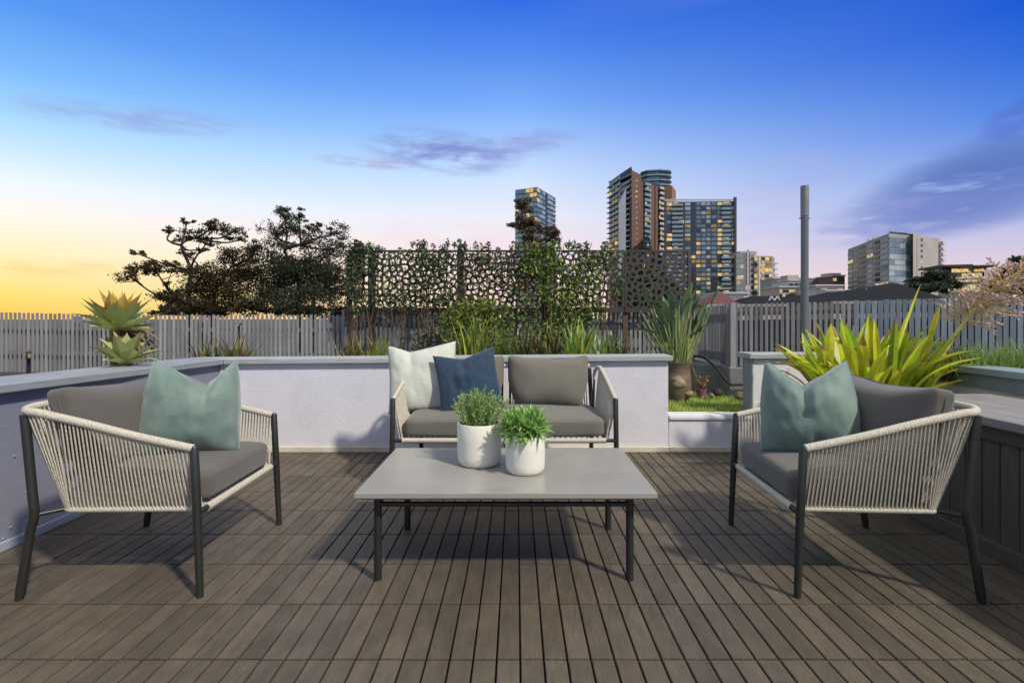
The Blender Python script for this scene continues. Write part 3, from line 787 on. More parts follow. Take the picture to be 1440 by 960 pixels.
# flower spike
Y0 = 3.38
pts = smooth_path([P(1292,560,Y0),P(1325,500,Y0),P(1352,458,Y0-.03),P(1378,428,Y0-.06),P(1410,396,Y0-.1),P(1452,374,Y0-.15)],8)
fs = MB(); fs.tube(pts, [.015-.010*i/len(pts) for i in range(len(pts))], 8); tw_ = MB(); bd = MB()
rnd = random.Random(4)
for i in range(16, len(pts)):
    dens = 6 if i > 18 else 3
    for q in range(dens):
        ax = (pts[min(i+1,len(pts)-1)]-pts[i-1]).normalized(); oo = Matrix.Rotation(rnd.uniform(0,6.28),3,ax)@ax.orthogonal().normalized()
        d = (oo+ax*rnd.uniform(.1,.7)).normalized(); l = rnd.uniform(.08,.22)*(1.05-.4*(i-16)/(len(pts)-16))
        e = pts[i]+d*l+Vector((0,0,-.02)); mid = pts[i].lerp(e,.5)+Vector((0,0,.012)); tw_.tube([pts[i],mid,e], .0024, 4, cap=False)
        for k in range(7):
            t = rnd.uniform(.35,1.05); c = pts[i].lerp(e,t); dd = (d+Vector((rnd.gauss(0,.5),rnd.gauss(0,.5),rnd.gauss(0,.5)))).normalized(); c2 = c+dd*.016
            tw_.tube([c,c2],.001,3,cap=False)
            bd.tube([c2,c2+dd*.007,c2+dd*.016,c2+dd*.027],[.002,.0056,.0048,.001],5)
st_ = fs.build('flower_stalk', M['stalk'], br, o, smooth=True)
tw_.build('twigs', M['stalk'], st_, o); bd.build('buds', M['bud'], st_, o, smooth=True)

# ------------------------------------------------------------------ agaves in the left bed
def rosette(lf, c, n, L, W, rnd, elmin, elmax, up=0):
    for i in range(n):
        t = i/n; a = i*2.39996+rnd.uniform(-.15,.15); el = R(elmin+(elmax-elmin)*t+rnd.uniform(-5,5))
        lf.cur = up if t > .58 else 0
        lf.strap(Vector(c)+Vector((math.cos(a)*.03,math.sin(a)*.03,.05*t)), a, el, L*rnd.uniform(.85,1.1)*(1-.02*t if up else 1-.25*t*t), W*rnd.uniform(.85,1.1), rnd.uniform(-.1,.45)*(1-t), 9, 'agave', .22)
rnd = random.Random(31)
cA = P(166,466,3.55)
ag = thing('agave', 'tall foxtail agave rosette on a bare trunk in front of the slat fence', 'agave', (cA.x,cA.y,.45)); o = ag.location
b = MB(); b.tube([(cA.x+.02,cA.y,.44),(cA.x,cA.y,.7),(cA.x,cA.y,cA.z+.04)],[.05,.045,.05],12); b.build('trunk', M['agtrunk'], ag, o, smooth=True)
lf = MB(); rosette(lf, cA, 29, .275, .118, rnd, 8, 86, 1); lf.build('leaves', [M['agave'],M['agaveo']], ag, o, smooth=True)
dl = MB()
for i in range(9):
    a = rnd.uniform(-1.2,1.2); dl.strap(cA-Vector((0,0,.02)), a, R(rnd.uniform(-15,15)), .3, .05, 1.6, 7, 'agave', .3, .5)
dl.build('dead_leaves', mat('withered agave leaf',(.17,.115,.07),.8,var=.3), ag, o, smooth=True)
cB = P(176,512,3.45)
ag2 = thing('agave', 'smaller green agave rosette growing low below the tall agave', 'agave', (cB.x,cB.y,.45)); o = ag2.location
b = MB(); b.tube([(cB.x,cB.y,.44),(cB.x,cB.y,cB.z+.02)],[.045,.04],12); b.build('trunk', M['agtrunk'], ag2, o, smooth=True)
lf = MB(); rosette(lf, cB, 19, .24, .095, rnd, 14, 82, 0); lf.build('leaves', M['agave'], ag2, o, smooth=True)
for i in range(5): pass

# tap and spot lamps
tp = P(40,526,5.7)
t = thing('garden_tap', 'small brass garden tap standing at the foot of the left slat fence', 'tap', (tp.x,tp.y,.45)); o = t.location
b = MB(); b.tube([(tp.x,tp.y,.44),(tp.x,tp.y,.72)], .018, 10); b.build('standpipe', M['blackmetal'], t, o, smooth=True)
b = MB(); b.tube([(tp.x-.01,tp.y,.70),(tp.x+.05,tp.y-.04,.71),(tp.x+.07,tp.y-.06,.67)], .016, 10); b.lathe([(.02,.72),(.028,.735),(.028,.75),(.005,.76)],12,(tp.x,tp.y,0))
b.build('spout', M['brass'], t, o, smooth=True)
def spot(px, py0, py1, Y, label):
    p = P(px,py1,Y); q = P(px,py0,Y)
    t = thing('garden_spotlight', label, 'garden light', (p.x,p.y,.45), group='small stake lights in the back bed'); o = t.location
    b = MB(); b.tube([(p.x,p.y,.44),(p.x,p.y,q.z)], .012, 8); b.build('stake', M['blackmetal'], t, o, smooth=True)
    b = MB(); b.tube([(p.x,p.y+.03,q.z+.02),(p.x,p.y-.045,q.z+.0)], [.02,.028], 14); b.build('lamp_head', M['brass'], t, o, smooth=True)
    b = MB(); b.tube([(p.x,p.y-.046,q.z),(p.x,p.y-.050,q.z)], .023, 14); b.build('lens', M['lens'], t, o)
spot(336, 457, 497, 5.7, 'small stake light before the open left fence below the trees')
spot(304, 498, 505, 5.2, 'low stake light among the reddish plants behind the coping')
spot(731, 458, 497, 5.9, 'small stake light below the perforated screens between vines')

# ------------------------------------------------------------------ fences
def slat_run(mb, rails, a, b_, zt0, zt1, zb, pit, sw, th, rnd, back=True, rz=None):
    a = Vector(a); b_ = Vector(b_); D = (b_-a); Ln = D.length; dr = D.normalized(); n = Vector((-dr.y,dr.x)); ang = math.atan2(dr.y,dr.x)
    k = int(Ln/pit)
    for i in range(k):
        s = (i+.5)*pit; c = a+dr*s; zt = zt0+(zt1-zt0)*s/Ln+rnd.uniform(-.006,.006)
        mb.obox((c.x,c.y,(zt+zb)/2),(sw/2*rnd.uniform(.92,1.05),th/2,(zt-zb)/2), ang+rnd.uniform(-.03,.03))
        if back:
            c2 = c+dr*pit*.5+n*.062; mb.obox((c2.x,c2.y,(zt-.17+zb)/2),(sw/2,th/2,(zt-.17-zb)/2), ang)
    for z in (rz or []):
        f0 = zt0+z; f1 = zt1+z
        e = n*.012; e2 = n*.05
        q = [a+e,b_+e,b_+e2,a+e2]
        rails.hexa([(v.x,v.y,(f0 if j in (0,3) else f1)-.022) for j,v in enumerate(q)]+[(v.x,v.y,(f0 if j in (0,3) else f1)+.022) for j,v in enumerate(q)])
rnd = random.Random(41)
fn = thing('slat_fence', 'long weathered grey slat fence running behind the left and back garden beds', 'fence', (-2.5,6.3,.45)); o = fn.location
m_, r_ = MB(), MB(); YF = 6.25
xs = [(-8.6,1.235,-4.55,1.165,True),(-4.55,1.165,-2.2,1.165,False),(-2.2,1.238,2.26,1.245,False)]
for (xa,za,xb,zb,bk) in xs:
    slat_run(m_, r_, (xa,YF), (xb,YF), za, zb, .44, .0556, .0270 if xb < -2 else .0345, .012, rnd, bk, (-.185,-.50))
m_.build('slats', M['fence'], fn, o); r_.build('rail', M['rail'], fn, o)
for xx in (-7.2,-5.6,-4.0,-2.27,-.72,1.36):
    b = MB(); b.box(xx-.035,xx+.035,YF+.068,YF+.13,.3,1.15); b.build('post', M['rail'], fn, o)
fr_ = thing('slat_fence', 'short grey slat fence returning towards the corner beside the paddle leaved plant', 'fence', (2.28,5.7,.6)); o = fr_.location
m_, r_ = MB(), MB(); slat_run(m_, r_, (2.275,6.2),(2.262,5.27),1.255,1.275,.62,.045,.030,.018, rnd, False, (-.1,-.52))
m_.build('slats', M['fence'], fr_, o); r_.build('rail', M['rail'], fr_, o)
ff = thing('slat_fence', 'blue grey slat fence behind the bromeliad and tall pole on the right', 'fence', (3.3,4.8,.6)); o = ff.location
m_, r_ = MB(), MB(); slat_run(m_, r_, (2.29,5.24),(3.25,4.80),1.272,1.292,.62,.0475,.030,.018, rnd, True, (-.1,-.52))
m2_ = MB(); slat_run(m2_, r_, (3.25,4.80),(5.6,3.75),1.292,1.345,.62,.0475,.038,.024, rnd, True, (-.1,-.52))
m_.build('slats', M['fence'], ff, o); m2_.build('slats', M['fenceb'], ff, o); r_.build('rail', M['rail'], ff, o)
b = MB(); b.obox((2.275,5.245,.94),(.028,.028,.345)); b.build('post', M['fence'], ff, o)
# retaining kerb under the corner of the fences
rk = thing('retaining_wall', 'stained grey concrete retaining wall under the corner of the slat fences', 'wall', (2.4,5.3,.3)); o = rk.location
b = MB(); b.hexa([(2.225,5.20,.2),(2.45,5.12,.2),(2.45,6.3,.2),(2.225,6.3,.2),(2.225,5.20,.612),(2.45,5.12,.612),(2.45,6.3,.612),(2.225,6.3,.612)])
b.hexa([(2.452,5.117,.2),(5.7,3.64,.2),(5.8,3.9,.2),(2.452,5.38,.2),(2.452,5.117,.612),(5.7,3.64,.612),(5.8,3.9,.612),(2.452,5.38,.612)])
b.build('wall_body', M['mossconc'], rk, o, bevel=.01)
hs = MB(); hs.tube(smooth_path([(1.95,5.9,.62),(2.05,5.6,.70),(2.12,5.35,.62),(2.21,5.17,.45),(2.30,5.135,.44),(2.7,4.99,.47)],10), .013, 8)
tag(hs.build('garden_hose', M['hose'], None, (2.1,5.4,.4), smooth=True), 'black hose sagging in front of the concrete retaining wall', 'hose')

# pole
pl = thing('tall_pole', 'tall grey galvanised pole rising above the right slat fence', 'pole', (2.70,4.66,.3)); o = pl.location
b = MB(); b.tube([(2.70,4.66,.28),(2.70,4.66,2.08)], .033, 20); b.build('shaft', M['pole'], pl, o, smooth=True)
b = MB(); b.tube([(2.70,4.66,2.08),(2.70,4.66,2.36)], .036, 20); b.build('top_sleeve', M['poletop'], pl, o, smooth=True)
b = MB(); b.tube([(2.65,4.66,2.06),(2.75,4.66,2.06)], .006, 6); b.build('cross_pin', M['blackmetal'], pl, o)

# ------------------------------------------------------------------ perforated screens
def clip(poly, p, q):
    m = (p+q)*.5; n = q-p; out = []
    for i in range(len(poly)):
        a, c = poly[i], poly[(i+1)%len(poly)]; da = (a-m).dot(n); dc = (c-m).dot(n)
        if da <= 0: out.append(a)
        if da*dc < 0: out.append(a.lerp(c, da/(da-dc)))
    return out
def screen(xa, xb, Y, z0, z1, label, rnd, cell=.072, bar=.0105):
    t = thing('privacy_screen', label, 'screen', ((xa+xb)/2,Y,z0), group='perforated privacy screens above the fence'); o = t.location
    W, H = xb-xa, z1-z0; nx, ny = max(3,int(W/cell)), int(H/cell); cw, chh = W/nx, H/ny
    pt = {}
    for i in range(-1,nx+1):
        for j in range(-1,ny+1): pt[i,j] = Vector(((i+.5+rnd.uniform(-.42,.42))*cw, (j+.5+rnd.uniform(-.42,.42))*chh))
    mb = MB(); th = .004
    for i in range(nx):
        for j in range(ny):
            p = pt[i,j]; poly = [Vector((max(0,p.x-.2),max(0,p.y-.2))),Vector((min(W,p.x+.2),max(0,p.y-.2))),Vector((min(W,p.x+.2),min(H,p.y+.2))),Vector((max(0,p.x-.2),min(H,p.y+.2)))]
            for a in range(-2,3):
                for c in range(-2,3):
                    if (a or c) and (i+a,j+c) in pt: poly = clip(poly, p, pt[i+a,j+c])
            if len(poly) < 3: continue
            cen = sum(poly, Vector((0,0)))/len(poly); n = len(poly)
            rmin = min((v-cen).length for v in poly)
            sc = max(.25, 1-bar*1.35/max(.012,sum((v-cen).length for v in poly)/n)) - rnd.uniform(0,.12)
            # rounded hole: two points per polygon edge
            inner = []; outer = []
            for k2 in range(n):
                a_, c_ = poly[k2], poly[(k2+1)%n]
                for u in (.22,.78): inner.append(cen+(a_.lerp(c_,u)-cen)*sc); outer.append(a_.lerp(c_,u))
            vs = []; m2 = len(inner)
            for yy in (-th,th):
                vs += [(xa+v.x,Y+yy,z0+v.y) for v in poly]; vs += [(xa+v.x,Y+yy,z0+v.y) for v in inner]
            fs = []; S2 = n+m2
            for k2 in range(n):
                i0, i1 = n+2*k2, n+2*k2+1; nxt = n+(2*k2+2)%m2
                for off, flip in ((0,False),(S2,True)):
                    f1 = (off+k2, off+(k2+1)%n, off+i1, off+i0); f2 = (off+(k2+1)%n, off+nxt, off+i1)
                    fs += [f1[::-1], f2[::-1]] if flip else [f1, f2]
            for q in range(m2):
                l = (q+1)%m2; fs.append((n+q, n+l, S2+n+l, S2+n+q))
            mb.add(vs, fs)
    mb.build('perforated_panel', M['screen'], t, o)
    fr = MB(); w_ = .016
    fr.box(xa-.002,xb+.002,Y-.010,Y+.010,z0-.058,z0); fr.box(xa-.002,xb+.002,Y-.010,Y+.010,z1,z1+.024)
    fr.box(xa-.004,xa+.022,Y-.014,Y+.014,z0,z1); fr.box(xb-.022,xb+.004,Y-.014,Y+.014,z0,z1)
    fr.build('frame', M['screen'], t, o)
    for xx in (xa+.012,):
        b = MB(); b.box(xx-.03,xx+.03,Y+.016,Y+.06,.4,z1+.01); b.build('post', M['screenpost'], t, o)
rnd = random.Random(51); YS = 6.1
edges = [488,521,646,764,878,970]
labs = ['narrow perforated bronze screen at the tree end of the row','perforated bronze screen overgrown by dark leaves next to the narrow end one',
        'perforated bronze screen in front of the glass tower with bare patches','perforated bronze screen overgrown by the bright green climbing vine',
        'perforated bronze screen above the paddle leaved plant with towers behind']
for i in range(5):
    xa = (edges[i]-CX)/F*YS; xb = (edges[i+1]-CX)/F*YS
    screen(xa+.006, xb-.006, YS, CH+.135, CH+.815, labs[i], rnd)

# ------------------------------------------------------------------ vines on the screens
def vine(label, spots, Y, mats, seed, leafL=.043, n0=300, stems=True, depth=.10):
    rnd = random.Random(seed); xs = [s[0] for s in spots]
    c0 = P(sum(xs)/len(xs), 500, Y); t = thing('climbing_vine', label, 'climbing plant', (c0.x,Y,.45), group='climbing plants on the screens'); o = t.location
    lf = MB(); sm = MB()
    for (px,py,rx,ry,dn) in spots:
        n = int(n0*dn*rx*ry/260)
        for i in range(n):
            a = rnd.uniform(0,6.28); q = math.sqrt(rnd.random()); p = P(px+math.cos(a)*q*rx, py+math.sin(a)*q*ry, Y); p.y += rnd.uniform(-depth,.02)
            lf.cur = rnd.choice(range(len(mats))) if rnd.random() < .9 else 0
            d = Vector((rnd.gauss(0,1),rnd.gauss(-.2,.5),rnd.gauss(-.5,.8)))
            l = leafL*rnd.uniform(.6,1.25); lf.leaf(p, l, l*.48, d, rnd)
        for k in range(max(1,int(rx/12))):
            x0 = px+rnd.uniform(-.5,.5)*rx; b0 = P(x0+rnd.uniform(-10,10), 500, Y-.03); e0 = P(x0, py-ry*rnd.uniform(.2,.9), Y-.02)
            b0.z = max(.46, b0.z-.1); pts = [b0.lerp(e0,u/6)+Vector((rnd.gauss(0,.03),rnd.gauss(0,.012),0)) for u in range(7)]
            sm.tube(pts, .004, 4, cap=False)
    sm.build('stems', M['twig'], t, o); lf.build('foliage', mats, t, o)
V, VL, VD = M['vine'], M['vinel'], M['vined']
YV = 5.98
def sprigs(px0, px1, n, seed, top=352):
    r = random.Random(seed); return [(r.uniform(px0,px1), top-r.uniform(0,9), r.uniform(1.5,4), r.uniform(3,9), 1.2) for i in range(int(n*1.4))]
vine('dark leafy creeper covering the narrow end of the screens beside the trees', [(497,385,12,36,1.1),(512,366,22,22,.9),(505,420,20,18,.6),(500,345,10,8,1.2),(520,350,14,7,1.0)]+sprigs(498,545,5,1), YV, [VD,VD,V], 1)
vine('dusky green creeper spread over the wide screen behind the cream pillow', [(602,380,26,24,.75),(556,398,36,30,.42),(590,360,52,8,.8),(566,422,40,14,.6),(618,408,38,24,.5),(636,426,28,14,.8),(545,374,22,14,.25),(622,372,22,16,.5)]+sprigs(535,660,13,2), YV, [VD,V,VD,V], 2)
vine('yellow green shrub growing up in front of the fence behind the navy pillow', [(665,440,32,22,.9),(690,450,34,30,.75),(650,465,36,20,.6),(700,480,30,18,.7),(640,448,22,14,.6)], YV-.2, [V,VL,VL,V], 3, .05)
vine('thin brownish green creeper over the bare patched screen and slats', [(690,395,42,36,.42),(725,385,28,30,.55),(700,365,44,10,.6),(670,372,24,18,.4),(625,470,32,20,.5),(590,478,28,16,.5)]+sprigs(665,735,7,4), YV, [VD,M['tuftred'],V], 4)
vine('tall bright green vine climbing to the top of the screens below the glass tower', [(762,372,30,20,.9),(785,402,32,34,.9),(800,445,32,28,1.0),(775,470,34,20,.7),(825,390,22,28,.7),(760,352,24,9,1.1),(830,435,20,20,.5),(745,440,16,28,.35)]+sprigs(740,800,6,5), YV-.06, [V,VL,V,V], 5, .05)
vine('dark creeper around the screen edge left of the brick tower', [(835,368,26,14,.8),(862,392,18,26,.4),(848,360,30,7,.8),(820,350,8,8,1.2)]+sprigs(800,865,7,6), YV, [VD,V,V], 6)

# plants along the back bed, seen over the coping
def tuft(px, Y, zb, n, L, W, mats, label, seed, cat='plant', name='strap_leaf_plant', spread=.9, group='low plants in the back bed'):
    rnd = random.Random(seed); p = P(px,448,Y); p.z = zb
    if zb == .50: L *= 1.75; W *= 1.15; n = int(n*1.4)
    lf = MB()
    for i in range(n):
        a = rnd.uniform(0,6.28); el = R(90)-abs(rnd.gauss(0,.5))*spread; lf.cur = rnd.randrange(len(mats))
        lf.strap(p+Vector((rnd.gauss(0,.05),rnd.gauss(0,.05),0)), a, el, L*rnd.uniform(.6,1.1), W*rnd.uniform(.7,1.2), rnd.uniform(.2,1.0), 6, 'spike', .2)
    tag(lf.build(name, mats, None, p, smooth=True), label, cat, group)
T_, TR_, VLm, SM = M['tuft'], M['tuftred'], M['vinel'], M['strelstem']
tuft(300,5.2,.50,50,.26,.03,[TR_,T_],'reddish bed plant right of the two agaves behind the coping',1)
tuft(335,5.3,.50,60,.27,.03,[TR_,TR_,T_],'rust coloured bed plant below the single stake light',2)
tuft(495,5.3,.50,60,.28,.028,[T_,TR_],'olive bed plant below the tree end of the screens',3)
tuft(530,5.2,.50,60,.27,.025,[T_,VLm],'yellow green bed plant just left of the cream pillow',4)
tuft(655,5.3,.50,40,.36,.03,[T_,VLm],'grassy bed plant peeking out between the cream and navy pillows',5)
tuft(672,5.2,.50,34,.42,.03,[VLm,T_],'tall lime bed plant right behind the navy pillow',6)
tuft(712,5.3,.50,50,.30,.03,[M['vine'],T_],'dark green bed plant behind the seat gap of the loveseat',7)
tuft(742,5.2,.50,50,.34,.035,[M['vine'],TR_],'dull green bed plant below the bright climbing vine',8)
tuft(775,5.2,.50,50,.34,.04,[T_,TR_],'mixed green and maroon bed plant behind the loveseat backrest',9)
tuft(812,5.15,.50,46,.38,.05,[VLm,M['succ']],'broad bright lime bed plant behind the loveseat right corner',10)
tuft(842,5.2,.50,36,.30,.045,[M['succ'],T_],'bright green bed plant beside the maroon one',11)
tuft(868,5.3,.50,44,.30,.03,[TR_,T_],'maroon bed plant near the rusty screen post',12)
tuft(862,5.6,.46,60,.48,.05,[M['succ'],M['vine']],'upright green leafy plant in front of the slats near the rusty post',13, spread=.7)
for i, px in enumerate((1345,1372,1400,1430,1462)):
    tuft(px,3.5,.68,170,.30,.014,[T_,M['succ']] if i else [TR_,M['succ']],['tawny grass clump at the foot of the flower spike','first green grass clump right of the tawny clump','middle green grass clump behind the side wall coping','green grass clump before the blue grey fence near the picture edge','green grass clump at the very picture edge'][i],60+i,'grass clump','grass_clump',1.0,'grass clumps in the side bed')

# ------------------------------------------------------------------ strelitzia in its pot
sp_ = P(951,508,5.0)
sr = thing('potted_paddle_plant', 'large paddle leaved plant in a brown stoneware pot at the end of the long wall', 'potted plant', (sp_.x,sp_.y,.30)); o = sr.location
b = MB(); b.lathe([(.11,0),(.135,.05),(.145,.16),(.14,.26),(.13,.31),(.138,.325),(.138,.345),(.155,.37),(.16,.395),(.142,.395),(.135,.36)], 36, o)
b.build('pot', M['stonepot'], sr, o, smooth=True)
b = MB(); b.lathe([(.001,.36),(.137,.36),(.134,.37),(.001,.375)], 24, o); b.build('soil', M['soil'], sr, o)
rnd = random.Random(71); stm = MB(); lf = MB()
for i in range(95):
    a = rnd.uniform(0,6.28); r0 = rnd.uniform(0,.12); p = o+Vector((r0*math.cos(a), r0*math.sin(a), .36))
    tilt = rnd.uniform(.03,.62); l = rnd.uniform(.25,.62)
    d = Vector((math.cos(a)*math.sin(tilt), math.sin(a)*math.sin(tilt)*.7, math.cos(tilt)))
    e = p+d*l; stm.tube([p,p.lerp(e,.5)+Vector((0,0,.01)),e],[.010,.007,.004],6)
    if rnd.random() < .22: lf.strap(e-d*.02, math.atan2(d.y,d.x), math.asin(d.z)+.1, rnd.uniform(.20,.32), rnd.uniform(.06,.09), rnd.uniform(.1,1.1), 7, 'paddle', .28, rnd.uniform(-.5,.5))
for (px,py,px2,py2) in ((935,470,912,408),(965,440,972,395),(975,455,1000,420),(965,480,1003,449),(925,470,886,460),(940,455,930,418),(955,450,945,415),(985,470,990,420)):
    p = P(px,py,4.95); q = P(px2,py2,4.9); dv = q-p; lf.strap(p, math.atan2(dv.y,dv.x), math.asin(dv.z/dv.length), dv.length, .105, .15, 7, 'paddle', .25)
    stm.tube([o+Vector((0,0,.36)), (o+Vector((0,0,.36))).lerp(p,.6)+Vector((0,0,.03)), p],[.01,.007,.004],6)
for (px,py) in ((974,398),(912,408)):
    q = P(px,py,4.9); stm.tube([o+Vector((.03,0,.36)),q],[.009,.003],6)
stm.build('stems', M['strelstem'], sr, o, smooth=True); lf.build('leaves', M['strel'], sr, o, smooth=True)

# little purple pot, concrete trough, stones
pp = P(986,556,5.12)
pu = thing('potted_plant', 'half dead twiggy plant in a small purple plastic pot on the lawn', 'potted plant', (pp.x,pp.y,.30)); o = pu.location
b = MB(); b.lathe([(.038,0),(.052,.085),(.056,.085),(.056,.10),(.048,.10),(.045,.085)], 24, o); b.build('pot', M['purple'], pu, o, smooth=True)
rnd = random.Random(81); stm = MB(); lf = MB()
for i in range(13):
    a = rnd.uniform(0,6.28); p = o+Vector((0,0,.08)); d = Vector((math.cos(a)*.4,math.sin(a)*.4,1)).normalized(); l = rnd.uniform(.1,.18) if i else .38
    if i == 0: d = Vector((.12,0,1)).normalized()
    pts = [p]
    for s in range(5): d = (d+Vector((rnd.gauss(0,.22),rnd.gauss(0,.2),.05))).normalized(); pts.append(pts[-1]+d*l/5)
    stm.tube(pts,[.005,.0045,.004,.003,.002,.001],5)
    for s in range(2,6):
        for q in range(3): lf.leaf(pts[s]+Vector((rnd.gauss(0,.012),rnd.gauss(0,.012),0)), .03,.012,None,rnd)
stm.build('stems', M['dead'], pu, o); lf.build('leaves', M['dead'], pu, o)
tr = P(985,520,5.55)
b = MB(); b.box(tr.x-.05,tr.x+.22,5.45,5.75,.30,.62); 
tag(b.build('concrete_block', M['mossconc'], None, (tr.x,5.5,.30), bevel=.02), 'mossy old concrete block between the stoneware pot and the fence', 'concrete block')
def rock(c, s, m, label, seed, name='rock'):
    bm = bmesh.new(); bmesh.ops.create_icosphere(bm, subdivisions=3, radius=1)
    for v in bm.verts:
        n = 1+.28*noise.noise(v.co*1.3+Vector((seed,0,0)))+.12*noise.noise(v.co*3.5+Vector((seed,2,0))); v.co = Vector((v.co.x*s[0]*n, v.co.y*s[1]*n, v.co.z*s[2]*n))
    ob = bm_obj(bm, name, m); ob.location = c; tag(ob, label, 'rock', 'stones on the lawn edge')
rock(P(1009,551,5.0), (.05,.04,.04), M['rockd'], 'dark rounded rock right of the purple pot', 1)
rock(P(1041,556,4.9), (.055,.05,.045), M['rock'], 'brown rock against the short white wall end', 2)
rock(P(953,538,4.75), (.075,.07,.065), M['sandstone'], 'rough sandstone lump in front of the stoneware pot', 3)
rock(P(968,553,4.9), (.05,.05,.03), M['sandstone'], 'flat pale stone between the sandstone lump and purple pot', 4)
rock(P(1000,556,4.95), (.03,.03,.025), M['rock'], 'small brown stone just beside the purple pot', 5)

# ------------------------------------------------------------------ trees
def canopy_tree(label, trunk, Y, clumps, mats, seed, leaf=.16, dens=1.0, name='gum_tree', branch=True, group='trees beyond the fence', zb=-9, sq=1.0):
    rnd = random.Random(seed)
    t0 = P(trunk[0][0], trunk[0][1], Y); base = Vector((t0.x,Y,zb)); t = thing(name, label, 'tree', base, group=group); o = base
    tb = MB(); tpts = [base]+[P(a,c,Y) for a,c in trunk]; n = len(tpts)
    r0 = Y*.0052
    tb.tube(smooth_path(tpts,5),[r0*(1-.7*i/(5*(n-1))) for i in range(5*(n-1)+1)],8)
    top = tpts[1:]
    lf = MB()
    for (px,py,rx,ry,dn) in clumps:
        dy = rnd.uniform(-.12,.12)*Y*.8; c = P(px,py,Y); c.y += dy
        c = P(px,py,Y+dy)
        R_ = (rx/F*Y, max(rx,ry)/F*Y*.9, ry/F*Y)
        nn = int(dn*dens*rx*ry*1.55)+60
        # sub-clumps give the crown an uneven edge
        subs = []
        for k in range(max(7,int(rx*ry/14))):
            v = Vector((rnd.gauss(0,1),rnd.gauss(0,1),rnd.gauss(0,1))).normalized()*(rnd.random()**.45)
            subs.append((c+Vector((v.x*R_[0],v.y*R_[1],v.z*R_[2])), rnd.uniform(.18,.36)*min(R_[0],R_[2]*1.6)))
        for i in range(nn):
            s, r = rnd.choice(subs); v = Vector((rnd.gauss(0,1),rnd.gauss(0,1),rnd.gauss(0,.55)))*r*.78
            lf.cur = rnd.randrange(len(mats)); l = leaf*rnd.uniform(.6,1.4)
            lf.leaf(s+v, l, l*.5, None, rnd)
        if branch:
            q = min(top, key=lambda w: (w-c).length+ (4 if w.z > c.z else 0))
            mid = q.lerp(c,.5)+Vector((rnd.gauss(0,.3),rnd.gauss(0,.3),-.06*(c-q).length))
            tb.tube(smooth_path([q,mid,c],6), [r0*.42*(1-.75*i/12)+.015 for i in range(13)], 6)
            for k in range(5):
                s, r = rnd.choice(subs); m_ = mid.lerp(c, rnd.uniform(.2,.9)); tb.tube([m_, m_.lerp(s,.5)+Vector((0,0,-.1)), s], [r0*.14+.008,r0*.10+.006,.01], 5)
    tb.build('trunk', M['bark'], t, o, smooth=True); lf.build('crown', mats, t, o)
def z4(L_): return [(100+a/3.43, 270+c/3.43, rx*1.12/3.43, ry*1.12/3.43, dn) for (a,c,rx,ry,dn) in L_]
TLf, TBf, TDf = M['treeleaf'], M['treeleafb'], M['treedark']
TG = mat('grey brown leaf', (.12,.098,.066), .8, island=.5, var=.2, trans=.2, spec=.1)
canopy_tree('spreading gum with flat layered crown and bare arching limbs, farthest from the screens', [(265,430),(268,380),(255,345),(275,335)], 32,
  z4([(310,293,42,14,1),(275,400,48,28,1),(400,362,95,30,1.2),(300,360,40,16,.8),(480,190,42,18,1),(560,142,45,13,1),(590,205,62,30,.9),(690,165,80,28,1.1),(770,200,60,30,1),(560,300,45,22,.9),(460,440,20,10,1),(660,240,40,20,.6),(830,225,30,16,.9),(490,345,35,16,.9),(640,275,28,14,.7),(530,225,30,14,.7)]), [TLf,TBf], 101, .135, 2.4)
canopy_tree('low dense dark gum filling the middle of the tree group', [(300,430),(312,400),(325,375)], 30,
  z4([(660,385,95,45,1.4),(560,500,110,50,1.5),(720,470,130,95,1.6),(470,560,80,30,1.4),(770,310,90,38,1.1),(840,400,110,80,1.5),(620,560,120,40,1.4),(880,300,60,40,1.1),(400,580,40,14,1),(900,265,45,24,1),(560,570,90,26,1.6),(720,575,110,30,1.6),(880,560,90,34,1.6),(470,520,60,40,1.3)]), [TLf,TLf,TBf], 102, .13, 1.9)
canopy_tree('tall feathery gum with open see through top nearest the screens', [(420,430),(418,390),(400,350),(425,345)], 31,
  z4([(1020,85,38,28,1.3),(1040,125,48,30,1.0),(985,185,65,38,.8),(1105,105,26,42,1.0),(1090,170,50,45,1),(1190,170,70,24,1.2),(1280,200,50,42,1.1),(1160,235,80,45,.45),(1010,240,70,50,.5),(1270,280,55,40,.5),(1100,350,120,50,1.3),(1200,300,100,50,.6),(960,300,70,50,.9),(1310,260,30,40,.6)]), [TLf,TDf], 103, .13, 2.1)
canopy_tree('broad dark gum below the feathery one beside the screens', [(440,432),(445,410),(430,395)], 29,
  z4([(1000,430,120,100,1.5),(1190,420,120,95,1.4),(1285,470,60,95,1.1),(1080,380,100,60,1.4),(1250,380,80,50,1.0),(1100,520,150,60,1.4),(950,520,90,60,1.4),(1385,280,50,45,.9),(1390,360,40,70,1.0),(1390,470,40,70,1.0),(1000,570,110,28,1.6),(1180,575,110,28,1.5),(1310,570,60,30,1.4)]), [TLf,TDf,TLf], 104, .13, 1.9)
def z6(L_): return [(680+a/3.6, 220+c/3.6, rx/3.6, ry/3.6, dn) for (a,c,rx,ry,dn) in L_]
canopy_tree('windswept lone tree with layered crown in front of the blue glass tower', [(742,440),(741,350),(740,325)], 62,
  z6([(215,250,60,34,1.5),(195,232,40,18,1.2),(150,350,42,18,1.3),(225,340,66,34,1.5),(330,385,60,32,1.6),(350,410,48,34,1.4),(240,400,60,34,.9),(240,440,66,26,1.2),(180,300,20,26,.6),(290,370,40,22,1.2)]), [TG,TBf,TG], 105, .34, 2.2)
